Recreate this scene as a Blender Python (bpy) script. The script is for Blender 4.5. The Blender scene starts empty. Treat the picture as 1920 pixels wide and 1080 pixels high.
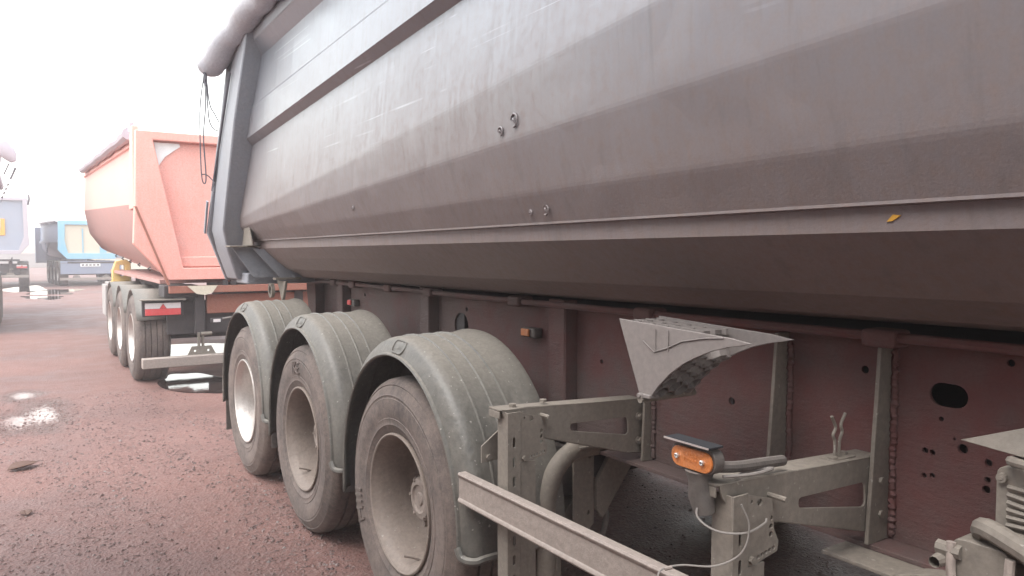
import bpy, bmesh, math, random
import numpy as np
from mathutils import Vector, Matrix
from mathutils.geometry import delaunay_2d_cdt
R = math.radians
S = bpy.context.scene
C = S.collection
random.seed(7)

# ---------------------------------------------------------------- camera, sky, sun, exposure
cd = bpy.data.cameras.new('camera'); cam = bpy.data.objects.new('camera', cd); C.objects.link(cam)
cd.sensor_width = 36; cd.lens = 1400 / 1920 * 36; cd.clip_start = 0.05; cd.clip_end = 2000
_th, _ph = R(33.27), math.atan(70 / 1400)
cam.location = (0, 0, 1.6)
cam.rotation_euler = (math.pi / 2 - _ph, 0, -_th)
S.camera = cam

W = bpy.data.worlds.new('World'); S.world = W; W.use_nodes = True
nt = W.node_tree; nt.nodes.clear()
sky = nt.nodes.new('ShaderNodeTexSky'); sky.sky_type = 'NISHITA'; sky.sun_disc = False
SUN_EL, SUN_AZ = 60, 262
sky.sun_elevation = R(SUN_EL); sky.sun_rotation = R(SUN_AZ)
sky.air_density = 2.0; sky.dust_density = 2.0; sky.ozone_density = 0.5
hs = nt.nodes.new('ShaderNodeHueSaturation'); hs.inputs['Saturation'].default_value = 0.28
bg = nt.nodes.new('ShaderNodeBackground'); bg.inputs[1].default_value = 0.15
wo = nt.nodes.new('ShaderNodeOutputWorld')
nt.links.new(sky.outputs[0], hs.inputs['Color']); nt.links.new(hs.outputs[0], bg.inputs[0]); nt.links.new(bg.outputs[0], wo.inputs[0])

sl = bpy.data.lights.new('sun', 'SUN'); sl.energy = 0.75; sl.angle = R(40); sl.color = (1, 0.96, 0.92)
so = bpy.data.objects.new('sun', sl); C.objects.link(so)
_az, _el = R(SUN_AZ), R(SUN_EL)
_sd = Vector((math.sin(_az) * math.cos(_el), math.cos(_az) * math.cos(_el), math.sin(_el)))
so.rotation_euler = _sd.to_track_quat('Z', 'Y').to_euler()

S.view_settings.view_transform = 'Standard'; S.view_settings.look = 'None'
S.view_settings.gamma = 1; S.view_settings.use_curve_mapping = False
S.view_settings.exposure = 1.92
S.cycles.volume_bounces = 1
S.cycles.max_bounces = 8
S.cycles.volume_step_rate = 4

# ---------------------------------------------------------------- materials
def nodes(name):
    m = bpy.data.materials.new(name); m.use_nodes = True
    n = m.node_tree; b = n.nodes['Principled BSDF']
    return m, n, b
def N(n, t, **k):
    x = n.nodes.new(t)
    for a, v in k.items(): setattr(x, a, v)
    return x
def noise(n, vec, scale, detail=4, rough=0.6):
    x = N(n, 'ShaderNodeTexNoise'); x.inputs['Scale'].default_value = scale
    x.inputs['Detail'].default_value = detail; x.inputs['Roughness'].default_value = rough
    n.links.new(vec, x.inputs['Vector']); return x.outputs['Fac']
def ramp(n, fac, a, b, lo=0.0, hi=1.0):
    x = N(n, 'ShaderNodeMapRange'); x.clamp = True
    for i, v in ((1, a), (2, b), (3, lo), (4, hi)): x.inputs[i].default_value = v
    n.links.new(fac, x.inputs[0]); return x.outputs[0]
def mix(n, fac, a, b):
    x = N(n, 'ShaderNodeMix', data_type='RGBA')
    if isinstance(fac, (int, float)): x.inputs[0].default_value = fac
    else: n.links.new(fac, x.inputs[0])
    for i, v in ((6, a), (7, b)):
        if isinstance(v, tuple): x.inputs[i].default_value = v + (1,)
        else: n.links.new(v, x.inputs[i])
    return x.outputs[2]
def mth(n, op, a, b):
    x = N(n, 'ShaderNodeMath', operation=op)
    for i, v in ((0, a), (1, b)):
        if isinstance(v, (int, float)): x.inputs[i].default_value = v
        else: n.links.new(v, x.inputs[i])
    return x.outputs[0]
def position(n, scale=(1, 1, 1)):
    g = N(n, 'ShaderNodeNewGeometry')
    mp = N(n, 'ShaderNodeMapping'); mp.inputs['Scale'].default_value = scale
    n.links.new(g.outputs['Position'], mp.inputs['Vector']); return mp.outputs[0], g
def bump(n, b, h, dist, strength=1.0, chain=None):
    x = N(n, 'ShaderNodeBump'); x.inputs['Distance'].default_value = dist; x.inputs['Strength'].default_value = strength
    n.links.new(h, x.inputs['Height'])
    if chain is not None: n.links.new(chain, x.inputs['Normal'])
    n.links.new(x.outputs[0], b.inputs['Normal']); return x.outputs[0]

DUST = (0.17, 0.14, 0.12)
def dusty(name, base, dust=DUST, amt=0.5, rough=0.75, scale=3.0, top=0.6, bd=0.002, metal=0.0, fine=60, spots=0.0):
    """paint, steel or plastic under an uneven coat of road dust; more dust lies on upward faces"""
    m, n, b = nodes(name)
    p, g = position(n)
    big = noise(n, p, scale, 6); sm = noise(n, p, scale * 9, 4); sp = noise(n, p, fine, 3)
    f = mth(n, 'ADD', mth(n, 'MULTIPLY', big, 0.6), mth(n, 'MULTIPLY', sm, 0.4))
    lo = 0.85 - amt
    pv, _ = position(n, (9, 9, 1.2)); f = mth(n, 'ADD', mth(n, 'MULTIPLY', f, 0.7), mth(n, 'MULTIPLY', noise(n, pv, 3, 4), 0.3))
    f = ramp(n, f, lo - 0.38, lo + 0.36)
    sx = N(n, 'ShaderNodeSeparateXYZ'); n.links.new(g.outputs['Normal'], sx.inputs[0])
    f = mth(n, 'MAXIMUM', f, ramp(n, sx.outputs['Z'], 0.35, 0.95, 0, top))
    d2 = mix(n, ramp(n, sp, 0.35, 0.65), tuple(c * 0.88 for c in dust), tuple(min(1, c * 1.12) for c in dust))
    cl = mix(n, f, base, d2)
    if spots: cl = mix(n, mth(n, 'MULTIPLY', ramp(n, noise(n, p, 55, 2), 0.69, 0.74), spots), cl, (0.34, 0.32, 0.29)); cl = mix(n, mth(n, 'MULTIPLY', ramp(n, noise(n, p, 17, 5, 0.7), 0.60, 0.70), spots * 0.6), cl, tuple(c * 0.55 for c in dust))
    n.links.new(cl, b.inputs['Base Color'])
    n.links.new(ramp(n, f, 0, 1, rough * 0.7, min(1, rough + 0.15)), b.inputs['Roughness'])
    b.inputs['Metallic'].default_value = metal
    c = bump(n, b, sp, bd, 0.6); bump(n, b, sm, bd * 3, 0.5, c)
    return m
def plain(name, col, rough=0.6, metal=0.0, var=0.12, scale=20):
    m, n, b = nodes(name)
    p, g = position(n)
    f = noise(n, p, scale, 4)
    n.links.new(mix(n, f, tuple(c * (1 - var) for c in col), tuple(min(1, c * (1 + var)) for c in col)), b.inputs['Base Color'])
    b.inputs['Roughness'].default_value = rough; b.inputs['Metallic'].default_value = metal
    bump(n, b, f, 0.001, 0.4)
    return m

def tub_material():
    m, n, b = nodes('worn grey tub paint')
    p, g = position(n)
    ps, _ = position(n, (14, 14, 0.9)); pl, _ = position(n, (30, 0.5, 55))
    sz = N(n, 'ShaderNodeSeparateXYZ'); n.links.new(g.outputs['Position'], sz.inputs[0])
    streak = noise(n, ps, 3, 5, 0.7); blot = noise(n, p, 1.3, 6); spk = noise(n, p, 130, 3, 0.7); spk2 = noise(n, p, 35, 4)
    # mud spray thins out upwards from the wheels
    hgt = ramp(n, mth(n, 'ADD', sz.outputs['Z'], mth(n, 'MULTIPLY', blot, 0.5)), 1.75, 3.1, 1, 0)
    mud = mth(n, 'ADD', mth(n, 'MULTIPLY', hgt, 0.75), mth(n, 'MULTIPLY', ramp(n, streak, 0.35, 0.75), 0.22))
    mud = mth(n, 'MINIMUM', mth(n, 'ADD', mud, mth(n, 'MULTIPLY', ramp(n, spk2, 0.45, 0.7), 0.15)), 1.0)
    paint = mix(n, blot, (0.128, 0.143, 0.170), (0.168, 0.182, 0.208))
    mc = mix(n, spk, (0.130, 0.090, 0.076), (0.195, 0.140, 0.120))
    col = mix(n, mud, paint, mc)
    # long pale scratches high on the side
    scr = noise(n, pl, 1.0, 2, 0.5)
    msk = ramp(n, noise(n, p, 1.9, 3), 0.50, 0.60)
    sc = mth(n, 'MULTIPLY', mth(n, 'MULTIPLY', ramp(n, scr, 0.64, 0.70), msk), ramp(n, sz.outputs['Z'], 2.0, 2.3))
    col = mix(n, mth(n, 'MULTIPLY', sc, 0.55), col, (0.42, 0.44, 0.46))
    run, _ = position(n, (5, 5, 0.35)); rn = ramp(n, noise(n, run, 4, 4, 0.65), 0.54, 0.72)   # old water runs
    col = mix(n, mth(n, 'MULTIPLY', rn, 0.35), col, (0.085, 0.07, 0.066))
    n.links.new(col, b.inputs['Base Color'])
    n.links.new(ramp(n, mud, 0, 1, 0.28, 0.66), b.inputs['Roughness'])
    b.inputs['Specular IOR Level'].default_value = 0.8
    n.links.new(ramp(n, mud, 0.1, 0.7, 0.7, 0.0), b.inputs['Coat Weight']); b.inputs['Coat Roughness'].default_value = 0.22; b.inputs['Coat IOR'].default_value = 1.6
    c = bump(n, b, mth(n, 'MULTIPLY', spk, ramp(n, sz.outputs['Z'], 1.95, 1.70)), 0.0014, 0.55)
    c = bump(n, b, noise(n, p, 0.9, 1), 0.05, 0.38, c)
    bump(n, b, ramp(n, noise(n, p, 3.3, 1), 0.55, 0.8), 0.012, 0.35, c)
    return m

def chassis_material():
    m, n, b = nodes('red chassis paint under dust')
    p, g = position(n); pw, _ = position(n, (8, 8, 26))
    big = noise(n, p, 2.2, 6); med = noise(n, p, 14, 5); wr = noise(n, pw, 3, 5, 0.7); spk = noise(n, p, 150, 3)
    sz = N(n, 'ShaderNodeSeparateXYZ'); n.links.new(g.outputs['Position'], sz.inputs[0])
    f = mth(n, 'ADD', mth(n, 'MULTIPLY', big, 0.65), mth(n, 'MULTIPLY', med, 0.35))
    f = ramp(n, f, 0.36, 0.66, 0.30, 0.98)
    sy = N(n, 'ShaderNodeMapRange'); sy.clamp = True; n.links.new(sz.outputs['Y'], sy.inputs[0])   # spray from the wheels
    for i_, v_ in ((1, 1.6), (2, 3.6), (3, 0.0), (4, 0.30)): sy.inputs[i_].default_value = v_
    f = mth(n, 'ADD', f, sy.outputs[0])
    f = mth(n, 'ADD', f, ramp(n, sz.outputs['Z'], 1.1, 0.8, 0, 0.3))
    f = mth(n, 'MINIMUM', f, 1.0)
    red = mix(n, med, (0.105, 0.017, 0.017), (0.165, 0.031, 0.028))
    ds = mix(n, spk, (0.070, 0.048, 0.045), (0.115, 0.081, 0.074))
    n.links.new(mix(n, f, red, ds), b.inputs['Base Color'])
    b.inputs['Roughness'].default_value = 0.8
    c = bump(n, b, spk, 0.002, 0.6)
    bump(n, b, mth(n, 'MULTIPLY', wr, f), 0.007, 0.7, c)
    return m

def tyre_material():
    m, n, b = nodes('dusty tyre rubber')
    p, g = position(n)
    a = noise(n, p, 5, 6); s = noise(n, p, 45, 4); q = noise(n, p, 180, 2)
    f = ramp(n, mth(n, 'ADD', mth(n, 'MULTIPLY', a, 0.6), mth(n, 'MULTIPLY', s, 0.4)), 0.34, 0.62, 0.2, 0.9)
    n.links.new(mix(n, f, (0.03, 0.026, 0.026), mix(n, q, (0.128, 0.098, 0.085), (0.195, 0.153, 0.133))), b.inputs['Base Color'])
    b.inputs['Roughness'].default_value = 0.85
    bump(n, b, s, 0.003, 0.5)
    return m

def ground_material():
    m, n, b = nodes('wet red-brown yard surface')
    p, g = position(n)
    big = noise(n, p, 0.35, 5); med = noise(n, p, 2.2, 6); fin = noise(n, p, 28, 6, 0.75); grit = noise(n, p, 90, 4, 0.7)
    vo = N(n, 'ShaderNodeTexVoronoi'); vo.inputs['Scale'].default_value = 60; n.links.new(p, vo.inputs['Vector'])
    f = mth(n, 'ADD', mth(n, 'MULTIPLY', med, 0.5), mth(n, 'MULTIPLY', fin, 0.5))
    soil = mix(n, ramp(n, f, 0.35, 0.65), (0.100, 0.045, 0.037), (0.225, 0.113, 0.093))
    soil = mix(n, ramp(n, vo.outputs['Color'], 0.55, 0.95), soil, (0.21, 0.13, 0.112))
    soil = mix(n, ramp(n, grit, 0.58, 0.72), soil, (0.18, 0.125, 0.11))
    wet = ramp(n, mth(n, 'ADD', mth(n, 'MULTIPLY', big, 0.6), mth(n, 'MULTIPLY', med, 0.4)), 0.46, 0.58)
    col = mix(n, mth(n, 'MULTIPLY', wet, 0.4), soil, (0.040, 0.021, 0.019))
    n.links.new(col, b.inputs['Base Color'])
    film = None      # standing films of water between the stones
    for cx, cy, rx, ry in ((0.13, 8.55, 0.30, 1.05), (-0.03, 9.8, 0.24, 0.45), (-0.10, 8.3, 0.35, 0.7)):
        v = N(n, 'ShaderNodeVectorMath', operation='SUBTRACT'); n.links.new(p, v.inputs[0]); v.inputs[1].default_value = (cx, cy, 0)
        w = N(n, 'ShaderNodeVectorMath', operation='DIVIDE'); n.links.new(v.outputs[0], w.inputs[0]); w.inputs[1].default_value = (rx, ry, 1)
        l = N(n, 'ShaderNodeVectorMath', operation='LENGTH'); n.links.new(w.outputs[0], l.inputs[0])
        e = ramp(n, l.outputs['Value'], 0.0, 1.25, 1, 0)
        film = e if film is None else mth(n, 'MAXIMUM', film, e)
    film = ramp(n, mth(n, 'ADD', film, mth(n, 'MULTIPLY', mth(n, 'ADD', mth(n, 'MULTIPLY', fin, 0.75), mth(n, 'MULTIPLY', med, 0.25)), 2.2)), 1.30, 1.80)
    rg = ramp(n, wet, 0, 1, 0.70, 0.50)
    rg = mth(n, 'ADD', mth(n, 'MULTIPLY', rg, mth(n, 'SUBTRACT', 1.0, film)), mth(n, 'MULTIPLY', film, 0.06))
    n.links.new(rg, b.inputs['Roughness'])
    dry = mth(n, 'SUBTRACT', 1.0, mth(n, 'MULTIPLY', film, 0.93))
    c = bump(n, b, mth(n, 'MULTIPLY', med, dry), 0.04, 0.3)
    c = bump(n, b, mth(n, 'MULTIPLY', fin, dry), 0.018, 0.65, c)
    bump(n, b, mth(n, 'MULTIPLY', vo.outputs['Distance'], dry), 0.010, 0.5, c)
    return m
def stone_material():
    m, n, b = nodes('crushed stone')
    p, g = position(n)
    v = N(n, 'ShaderNodeTexVoronoi'); v.inputs['Scale'].default_value = 24; n.links.new(p, v.inputs['Vector'])
    sx = N(n, 'ShaderNodeSeparateColor'); n.links.new(v.outputs['Color'], sx.inputs[0])
    c = mix(n, sx.outputs[0], (0.055, 0.028, 0.024), (0.175, 0.110, 0.096))
    c = mix(n, ramp(n, sx.outputs[1], 0.93, 0.96), c, (0.19, 0.16, 0.15))
    n.links.new(c, b.inputs['Base Color']); b.inputs['Roughness'].default_value = 0.6
    return m
def puddle_material():
    m, n, b = nodes('puddle water')
    p, g = position(n)
    b.inputs['Base Color'].default_value = (0.03, 0.02, 0.018, 1); b.inputs['Roughness'].default_value = 0.03
    b.inputs['IOR'].default_value = 1.33; b.inputs['Specular IOR Level'].default_value = 0.9
    bump(n, b, noise(n, p, 9, 2), 0.0008, 0.3)
    return m

M = dict(
    tub=tub_material(), chassis=chassis_material(), tyre=tyre_material(), ground=ground_material(),
    stone=stone_material(), water=puddle_material(),
    frame=dusty('grey frame paint', (0.215, 0.24, 0.285), (0.25, 0.235, 0.23), 0.30, 0.5, 2.0, 0.5),
    tarp=dusty('pale grey tarpaulin', (0.42, 0.44, 0.50), (0.5, 0.48, 0.48), 0.3, 0.55, 2.5, 0.3, 0.004),
    fender=dusty('dusty plastic mudguard', (0.026, 0.029, 0.029), (0.172, 0.156, 0.134), 0.37, 0.5, 3.0, 1.0, spots=0.7),
    fender_in=dusty('dark mudguard lining', (0.03, 0.03, 0.033), (0.12, 0.10, 0.10), 0.2, 0.8),
    steel=dusty('dust-coated steel', (0.085, 0.075, 0.066), (0.195, 0.168, 0.140), 0.52, 0.7, 4.0, 0.9, 0.0009, spots=0.45),
    bar=dusty('dust-coated aluminium bar', (0.19, 0.165, 0.15), (0.28, 0.232, 0.203), 0.5, 0.6, 3.0, 0.7),
    rim=dusty('dusty wheel rim', (0.10, 0.080, 0.068), (0.215, 0.172, 0.145), 0.48, 0.6, 4.0, 0.6, spots=0.5),
    rim_bright=dusty('bare metal wheel rim', (0.62, 0.60, 0.58), (0.42, 0.37, 0.34), 0.35, 0.38, 9.0, 0.3, metal=0.7),
    hub=dusty('dark hub', (0.09, 0.075, 0.07), (0.27, 0.22, 0.19), 0.45, 0.7, 8.0, 0.7),
    dark=dusty('black underbody', (0.022, 0.022, 0.026), (0.10, 0.08, 0.075), 0.2, 0.8),
    rubber=dusty('black rubber', (0.03, 0.028, 0.028), (0.2, 0.17, 0.15), 0.3, 0.7),
    black_and_shade=plain('black part and painted shade', (0.015, 0.015, 0.018), 0.9),  # near-black for the lamp hood, and for shade painted onto solid parts
    chock=dusty('grey plastic chock', (0.150, 0.136, 0.130), (0.175, 0.150, 0.138), 0.4, 0.55, 3, 0.3, 0.0006),
    chock_yellow=dusty('yellow plastic chock', (0.75, 0.48, 0.10), (0.5, 0.4, 0.25), 0.3, 0.6),
    amber=dusty('amber lens', (0.62, 0.16, 0.012), (0.32, 0.15, 0.075), 0.36, 0.3, 18, 0.3),
    redlens=dusty('red lens', (0.60, 0.03, 0.04), (0.45, 0.18, 0.16), 0.2, 0.35),
    whitelens=dusty('clear lens', (0.68, 0.66, 0.66), (0.5, 0.42, 0.4), 0.2, 0.3),
    chrome=plain('bright rivet', (0.75, 0.74, 0.72), 0.3, 0.9),
    orange=dusty('faded orange paint', (0.78, 0.25, 0.18), (0.72, 0.42, 0.37), 0.42, 0.45, 1.3, 0.3),
    orange_shaded=dusty('orange paint with painted shade', (0.46, 0.17, 0.14), (0.38, 0.25, 0.23), 0.50, 0.6, 2.0, 0.4),  # darker copy of the orange, with the underside's shade in its colour
    rust=dusty('rusty red crossbeam', (0.30, 0.065, 0.040), (0.28, 0.15, 0.105), 0.4, 0.7),
    cream=dusty('cream render', (0.62, 0.56, 0.42), (0.5, 0.45, 0.38), 0.3, 0.8, 0.8, 0.2),
    roof=plain('grey roof sheet', (0.16, 0.17, 0.21), 0.5),
    concrete=dusty('concrete', (0.34, 0.33, 0.33), (0.3, 0.27, 0.25), 0.3, 0.85, 0.6, 0.3),
    blue=dusty('light blue paint', (0.10, 0.42, 0.62), (0.38, 0.48, 0.54), 0.3, 0.45, 1.2, 0.3),
    bluegrey=dusty('blue-grey side paint', (0.16, 0.22, 0.34), (0.26, 0.27, 0.31), 0.4, 0.5, 1.2, 0.3),
    mauve=dusty('pale grey paint', (0.44, 0.40, 0.46), (0.42, 0.38, 0.40), 0.4, 0.5, 1.2, 0.3),
    greyblue=dusty('grey-blue paint', (0.26, 0.31, 0.40), (0.34, 0.34, 0.37), 0.3, 0.5, 1.2, 0.3),
    placard=plain('orange placard', (0.85, 0.36, 0.06), 0.5),
    white=plain('white plate', (0.75, 0.75, 0.74), 0.5),
    wire=plain('pale cable', (0.20, 0.18, 0.165), 0.6),
    darkwire=plain('dark strap', (0.10, 0.095, 0.11), 0.7),
    leaf=plain('brown leaf', (0.09, 0.045, 0.03), 0.7),
)

# ---------------------------------------------------------------- mesh helpers
WP = {}      # world (or local-root) position of every object's origin
class MB:
    def __init__(s): s.v, s.f = [], []
    def add(s, vs, fs):
        o = len(s.v); s.v += [tuple(x) for x in vs]; s.f += [tuple(i + o for i in q) for q in fs]; return s
    def hexa(s, a, b):          # two quads, bottom and top, same winding
        return s.add(list(a) + list(b), [(3, 2, 1, 0), (4, 5, 6, 7), (0, 1, 5, 4), (1, 2, 6, 5), (2, 3, 7, 6), (3, 0, 4, 7)])
    def box(s, x0, x1, y0, y1, z0, z1):
        return s.hexa([(x0, y0, z0), (x1, y0, z0), (x1, y1, z0), (x0, y1, z0)], [(x0, y0, z1), (x1, y0, z1), (x1, y1, z1), (x0, y1, z1)])
    def bar(s, p, q, w, h, up=(0, 0, 1)):
        p, q, up = Vector(p), Vector(q), Vector(up)
        d = (q - p).normalized(); a = d.cross(up).normalized(); b = a.cross(d)
        r = [(-w / 2, -h / 2), (w / 2, -h / 2), (w / 2, h / 2), (-w / 2, h / 2)]
        return s.hexa([p + a * i + b * j for i, j in r], [q + a * i + b * j for i, j in r])
    def tube(s, path, r, seg=10, caps=True):
        path = [Vector(p) for p in path]; rings = []
        rr = r if isinstance(r, (list, tuple)) else [r] * len(path)
        t0 = (path[1] - path[0]).normalized()
        nrm = t0.cross(Vector((0, 0, 1)))
        if nrm.length < 0.1: nrm = t0.cross(Vector((0, 1, 0)))
        nrm.normalize()
        for i, p in enumerate(path):
            t = (path[min(i + 1, len(path) - 1)] - path[max(i - 1, 0)]).normalized()
            nrm = (nrm - t * nrm.dot(t)).normalized(); b = t.cross(nrm)
            rings.append([p + (nrm * math.cos(k * 2 * math.pi / seg) + b * math.sin(k * 2 * math.pi / seg)) * rr[i] for k in range(seg)])
        return s.loft(rings, True, caps)
    def loft(s, rings, closed=False, caps=False):
        n = len(rings[0]); vs = [p for r_ in rings for p in r_]; fs = []
        for i in range(len(rings) - 1):
            for k in range(n if closed else n - 1):
                a, b = i * n + k, i * n + (k + 1) % n
                fs.append((a, b, b + n, a + n))
        if caps: fs.append(tuple(range(n))[::-1]); fs.append(tuple((len(rings) - 1) * n + k for k in range(n)))
        return s.add(vs, fs)
    def lathe(s, prof, c=(0, 0, 0), seg=64, axis='x', close=False):
        rings = []
        pr = prof + ([prof[0]] if close else [])
        for k in range(seg + 1):
            a = 2 * math.pi * k / seg
            if axis == 'x': rings.append([(c[0] + x, c[1] + r * math.cos(a), c[2] + r * math.sin(a)) for x, r in pr])
            elif axis == 'y': rings.append([(c[0] + r * math.cos(a), c[1] + x, c[2] + r * math.sin(a)) for x, r in pr])
            else: rings.append([(c[0] + r * math.cos(a), c[1] + r * math.sin(a), c[2] + x) for x, r in pr])
        return s.loft(rings)
    def cyl(s, c, r, x0, x1, axis='x', seg=12):
        return s.lathe([(x0, 0.0001), (x0, r), (x1, r), (x1, 0.0001)], c, seg, axis)
    def plate(s, outer, holes, T, n, t):
        """flat plate with real holes; T maps 2D to 3D, n is its normal, t its thickness"""
        pts, loops = [], []
        for lp in [outer] + list(holes):
            k = len(pts); pts += [Vector(p) for p in lp]; loops.append(list(range(k, k + len(lp))))
        ed = [(lp[i], lp[(i + 1) % len(lp)]) for lp in loops for i in range(len(lp))]
        r = delaunay_2d_cdt(pts, ed, [], 0, 1e-6)
        v2, e2 = r[0], r[1]
        def inside(p, lp):
            c = False; j = len(lp) - 1
            for i in range(len(lp)):
                (xi, yi), (xj, yj) = lp[i], lp[j]
                if (yi > p[1]) != (yj > p[1]) and p[0] < (xj - xi) * (p[1] - yi) / (yj - yi) + xi: c = not c
                j = i
            return c
        f2 = []
        for q in r[2]:
            m_ = sum((v2[i] for i in q), Vector((0, 0))) / len(q)
            if inside(m_, outer) and not any(inside(m_, h) for h in holes): f2.append(q)
        n = Vector(n)
        A = [Vector(T(p.x, p.y)) for p in v2]; B = [p + n * t for p in A]; k = len(A)
        fs = [tuple(q) for q in f2] + [tuple(i + k for i in reversed(q)) for q in f2]
        cnt = {}
        for q in f2:
            for i in range(len(q)):
                e = (q[i], q[(i + 1) % len(q)]); key = tuple(sorted(e)); cnt[key] = None if key in cnt else e
        for e in cnt.values():
            if e: fs.append((e[1], e[0], e[0] + k, e[1] + k))
        return s.add(A + B, fs)
    def prism(s, poly, T, n, t): return s.plate(poly, [], T, n, t)
    def build(s, name, m, parent=None, origin=None, bevel=0, seg=2, angle=35, xf=None):
        o0 = Vector(origin) if origin is not None else (WP[parent.name] if parent else Vector((0, 0, 0)))
        me = bpy.data.meshes.new(name)
        me.from_pydata([tuple(Vector(p) - o0) for p in s.v], [], s.f)
        bm = bmesh.new(); bm.from_mesh(me)
        bmesh.ops.remove_doubles(bm, verts=bm.verts, dist=1e-5)
        bmesh.ops.recalc_face_normals(bm, faces=bm.faces); bm.to_mesh(me); bm.free()
        for mm in (m if isinstance(m, (list, tuple)) else [m]): me.materials.append(mm)
        me.polygons.foreach_set('use_smooth', [True] * len(me.polygons)); me.set_sharp_from_angle(angle=R(angle))
        o = bpy.data.objects.new(name, me); C.objects.link(o)
        if parent: o.parent = parent; o.location = o0 - WP[parent.name]
        else: o.location = o0
        WP[o.name] = o0
        if bevel:
            b = o.modifiers.new('edge', 'BEVEL'); b.width = bevel; b.segments = seg; b.limit_method = 'ANGLE'; b.angle_limit = R(40)
        return o
def tag(o, label=None, cat=None, group=None, kind=None):
    for k, v in (('label', label), ('category', cat), ('group', group), ('kind', kind)):
        if v: o[k] = v
    return o
def empty(name, loc, parent=None):
    o = bpy.data.objects.new(name, None); C.objects.link(o); o.empty_display_size = 0.2
    WP[o.name] = Vector(loc)
    if parent: o.parent = parent; o.location = Vector(loc) - WP[parent.name]
    else: o.location = loc
    return o
def kids(o): return [x for x in bpy.data.objects if x.parent == o]
def copy_tree(o, parent=None):
    c = o.copy(); C.objects.link(c)
    if parent: c.parent = parent
    for ch in kids(o): copy_tree(ch, c)
    return c
def circ(cx, cy, r, n=12, ry=None): return [(cx + r * math.cos(2 * math.pi * k / n), cy + (ry or r) * math.sin(2 * math.pi * k / n)) for k in range(n)]
def slot(cx, cy, w, h, n=5):
    r = min(w, h) / 2; out = []
    for k in range(4):
        sx = (1, -1, -1, 1)[k]; sy = (1, 1, -1, -1)[k]
        for i in range(n):
            a = math.pi / 2 * (k + i / (n - 1))
            out.append((cx + sx * (w / 2 - r) + r * math.cos(a), cy + sy * (h / 2 - r) + r * math.sin(a)))
    res = []
    for p in out:
        if not res or (abs(p[0] - res[-1][0]) + abs(p[1] - res[-1][1])) > 1e-5: res.append(p)
    if abs(res[0][0] - res[-1][0]) + abs(res[0][1] - res[-1][1]) < 1e-5: res.pop()
    return res
def rounded(poly, r, n=4):
    out = []
    k = len(poly)
    for i in range(k):
        p, a, b = Vector(poly[i]), Vector(poly[i - 1]), Vector(poly[(i + 1) % k])
        u, w = (a - p).normalized(), (b - p).normalized()
        half = u.angle(w) / 2; d = min(r / math.tan(half), (a - p).length * 0.45, (b - p).length * 0.45)
        p0, p1 = p + u * d, p + w * d
        for j in range(n + 1):
            t = j / n
            out.append(tuple(p0 * (1 - t) ** 2 + p * 2 * t * (1 - t) + p1 * t * t))
    return out
XZ = lambda Y: (lambda a, b: (a, Y, b))
YZ = lambda X: (lambda a, b: (X, a, b))
XY = lambda Z: (lambda a, b: (a, b, Z))
def bez(pts, n=10):
    """smooth path through points (Catmull-Rom)"""
    P = [Vector(p) for p in pts]; P = [P[0] * 2 - P[1]] + P + [P[-1] * 2 - P[-2]]; out = []
    for i in range(1, len(P) - 2):
        for k in range(n):
            t = k / n; a, b, c, d = P[i - 1], P[i], P[i + 1], P[i + 2]
            out.append(0.5 * ((2 * b) + (c - a) * t + (2 * a - 5 * b + 4 * c - d) * t * t + (3 * b - a - 3 * c + d) * t ** 3))
    out.append(P[-2]); return out

def text_mesh(txt, size, T, ext=0.004):
    """raised lettering: T maps (x, y) of the flat text to (point, normal)"""
    cu = bpy.data.curves.new('lettering', 'FONT'); cu.body = txt; cu.size = size; cu.align_x = 'CENTER'; cu.resolution_u = 2
    ob = bpy.data.objects.new('lettering', cu); C.objects.link(ob)
    dg = bpy.context.evaluated_depsgraph_get(); me = bpy.data.meshes.new_from_object(ob.evaluated_get(dg))
    vs = [tuple(v.co) for v in me.vertices]; fs = [tuple(p.vertices) for p in me.polygons]
    bpy.data.objects.remove(ob); bpy.data.curves.remove(cu); bpy.data.meshes.remove(me)
    mb = MB(); A, B = [], []
    for x, y, z in vs:
        p, nn = T(x, y); A.append(Vector(p)); B.append(Vector(p) + Vector(nn) * ext)
    k = len(A); cnt = {}
    for q in fs:
        for i in range(len(q)):
            e = (q[i], q[(i + 1) % len(q)]); key = tuple(sorted(e)); cnt[key] = None if key in cnt else e
    mb.add(A + B, [tuple(i + k for i in q) for q in fs] + [(e[0], e[1], e[1] + k, e[0] + k) for e in cnt.values() if e])
    return mb

# ================================================================ THE SETTING
mb = MB(); mb.add([(-400, -200, 0), (400, -200, 0), (400, 700, 0), (-400, 700, 0)], [(0, 1, 2, 3)])
tag(mb.build('ground', M['ground']), kind='structure')

def puddle(cx, cy, rx, ry, rot=0, seed=1, rough=0.22, z=0.004):
    rnd = random.Random(seed); ph = [rnd.uniform(0, 6.28) for _ in range(8)]; n = 72; pts = []
    for k in range(n):
        a = 2 * math.pi * k / n
        q = 1 + rough * sum(math.sin((j + 2) * a + ph[j]) / (j + 2) ** 0.8 for j in range(7))
        x, y = rx * q * math.cos(a), ry * q * math.sin(a)
        pts.append((cx + x * math.cos(rot) - y * math.sin(rot), cy + x * math.sin(rot) + y * math.cos(rot)))
    m = MB(); m.prism(pts, XY(z), (0, 0, 1), 0.001)
    return tag(m.build('puddle', M['water'], origin=(cx, cy, 0)), kind='structure')
puddle(1.74, 9.58, 0.38, 0.86, 0.1, 3, 0.13)
puddle(2.35, 12.4, 0.95, 1.25, 0.1, 5, 0.18)
puddle(0.10, 37.0, 0.7, 3.0, 0, 21, 0.3)
puddle(1.0, 34.0, 0.9, 2.0, 0, 23, 0.35)
puddle(0.6, 30.0, 0.5, 1.2, 0, 25, 0.4)

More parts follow.
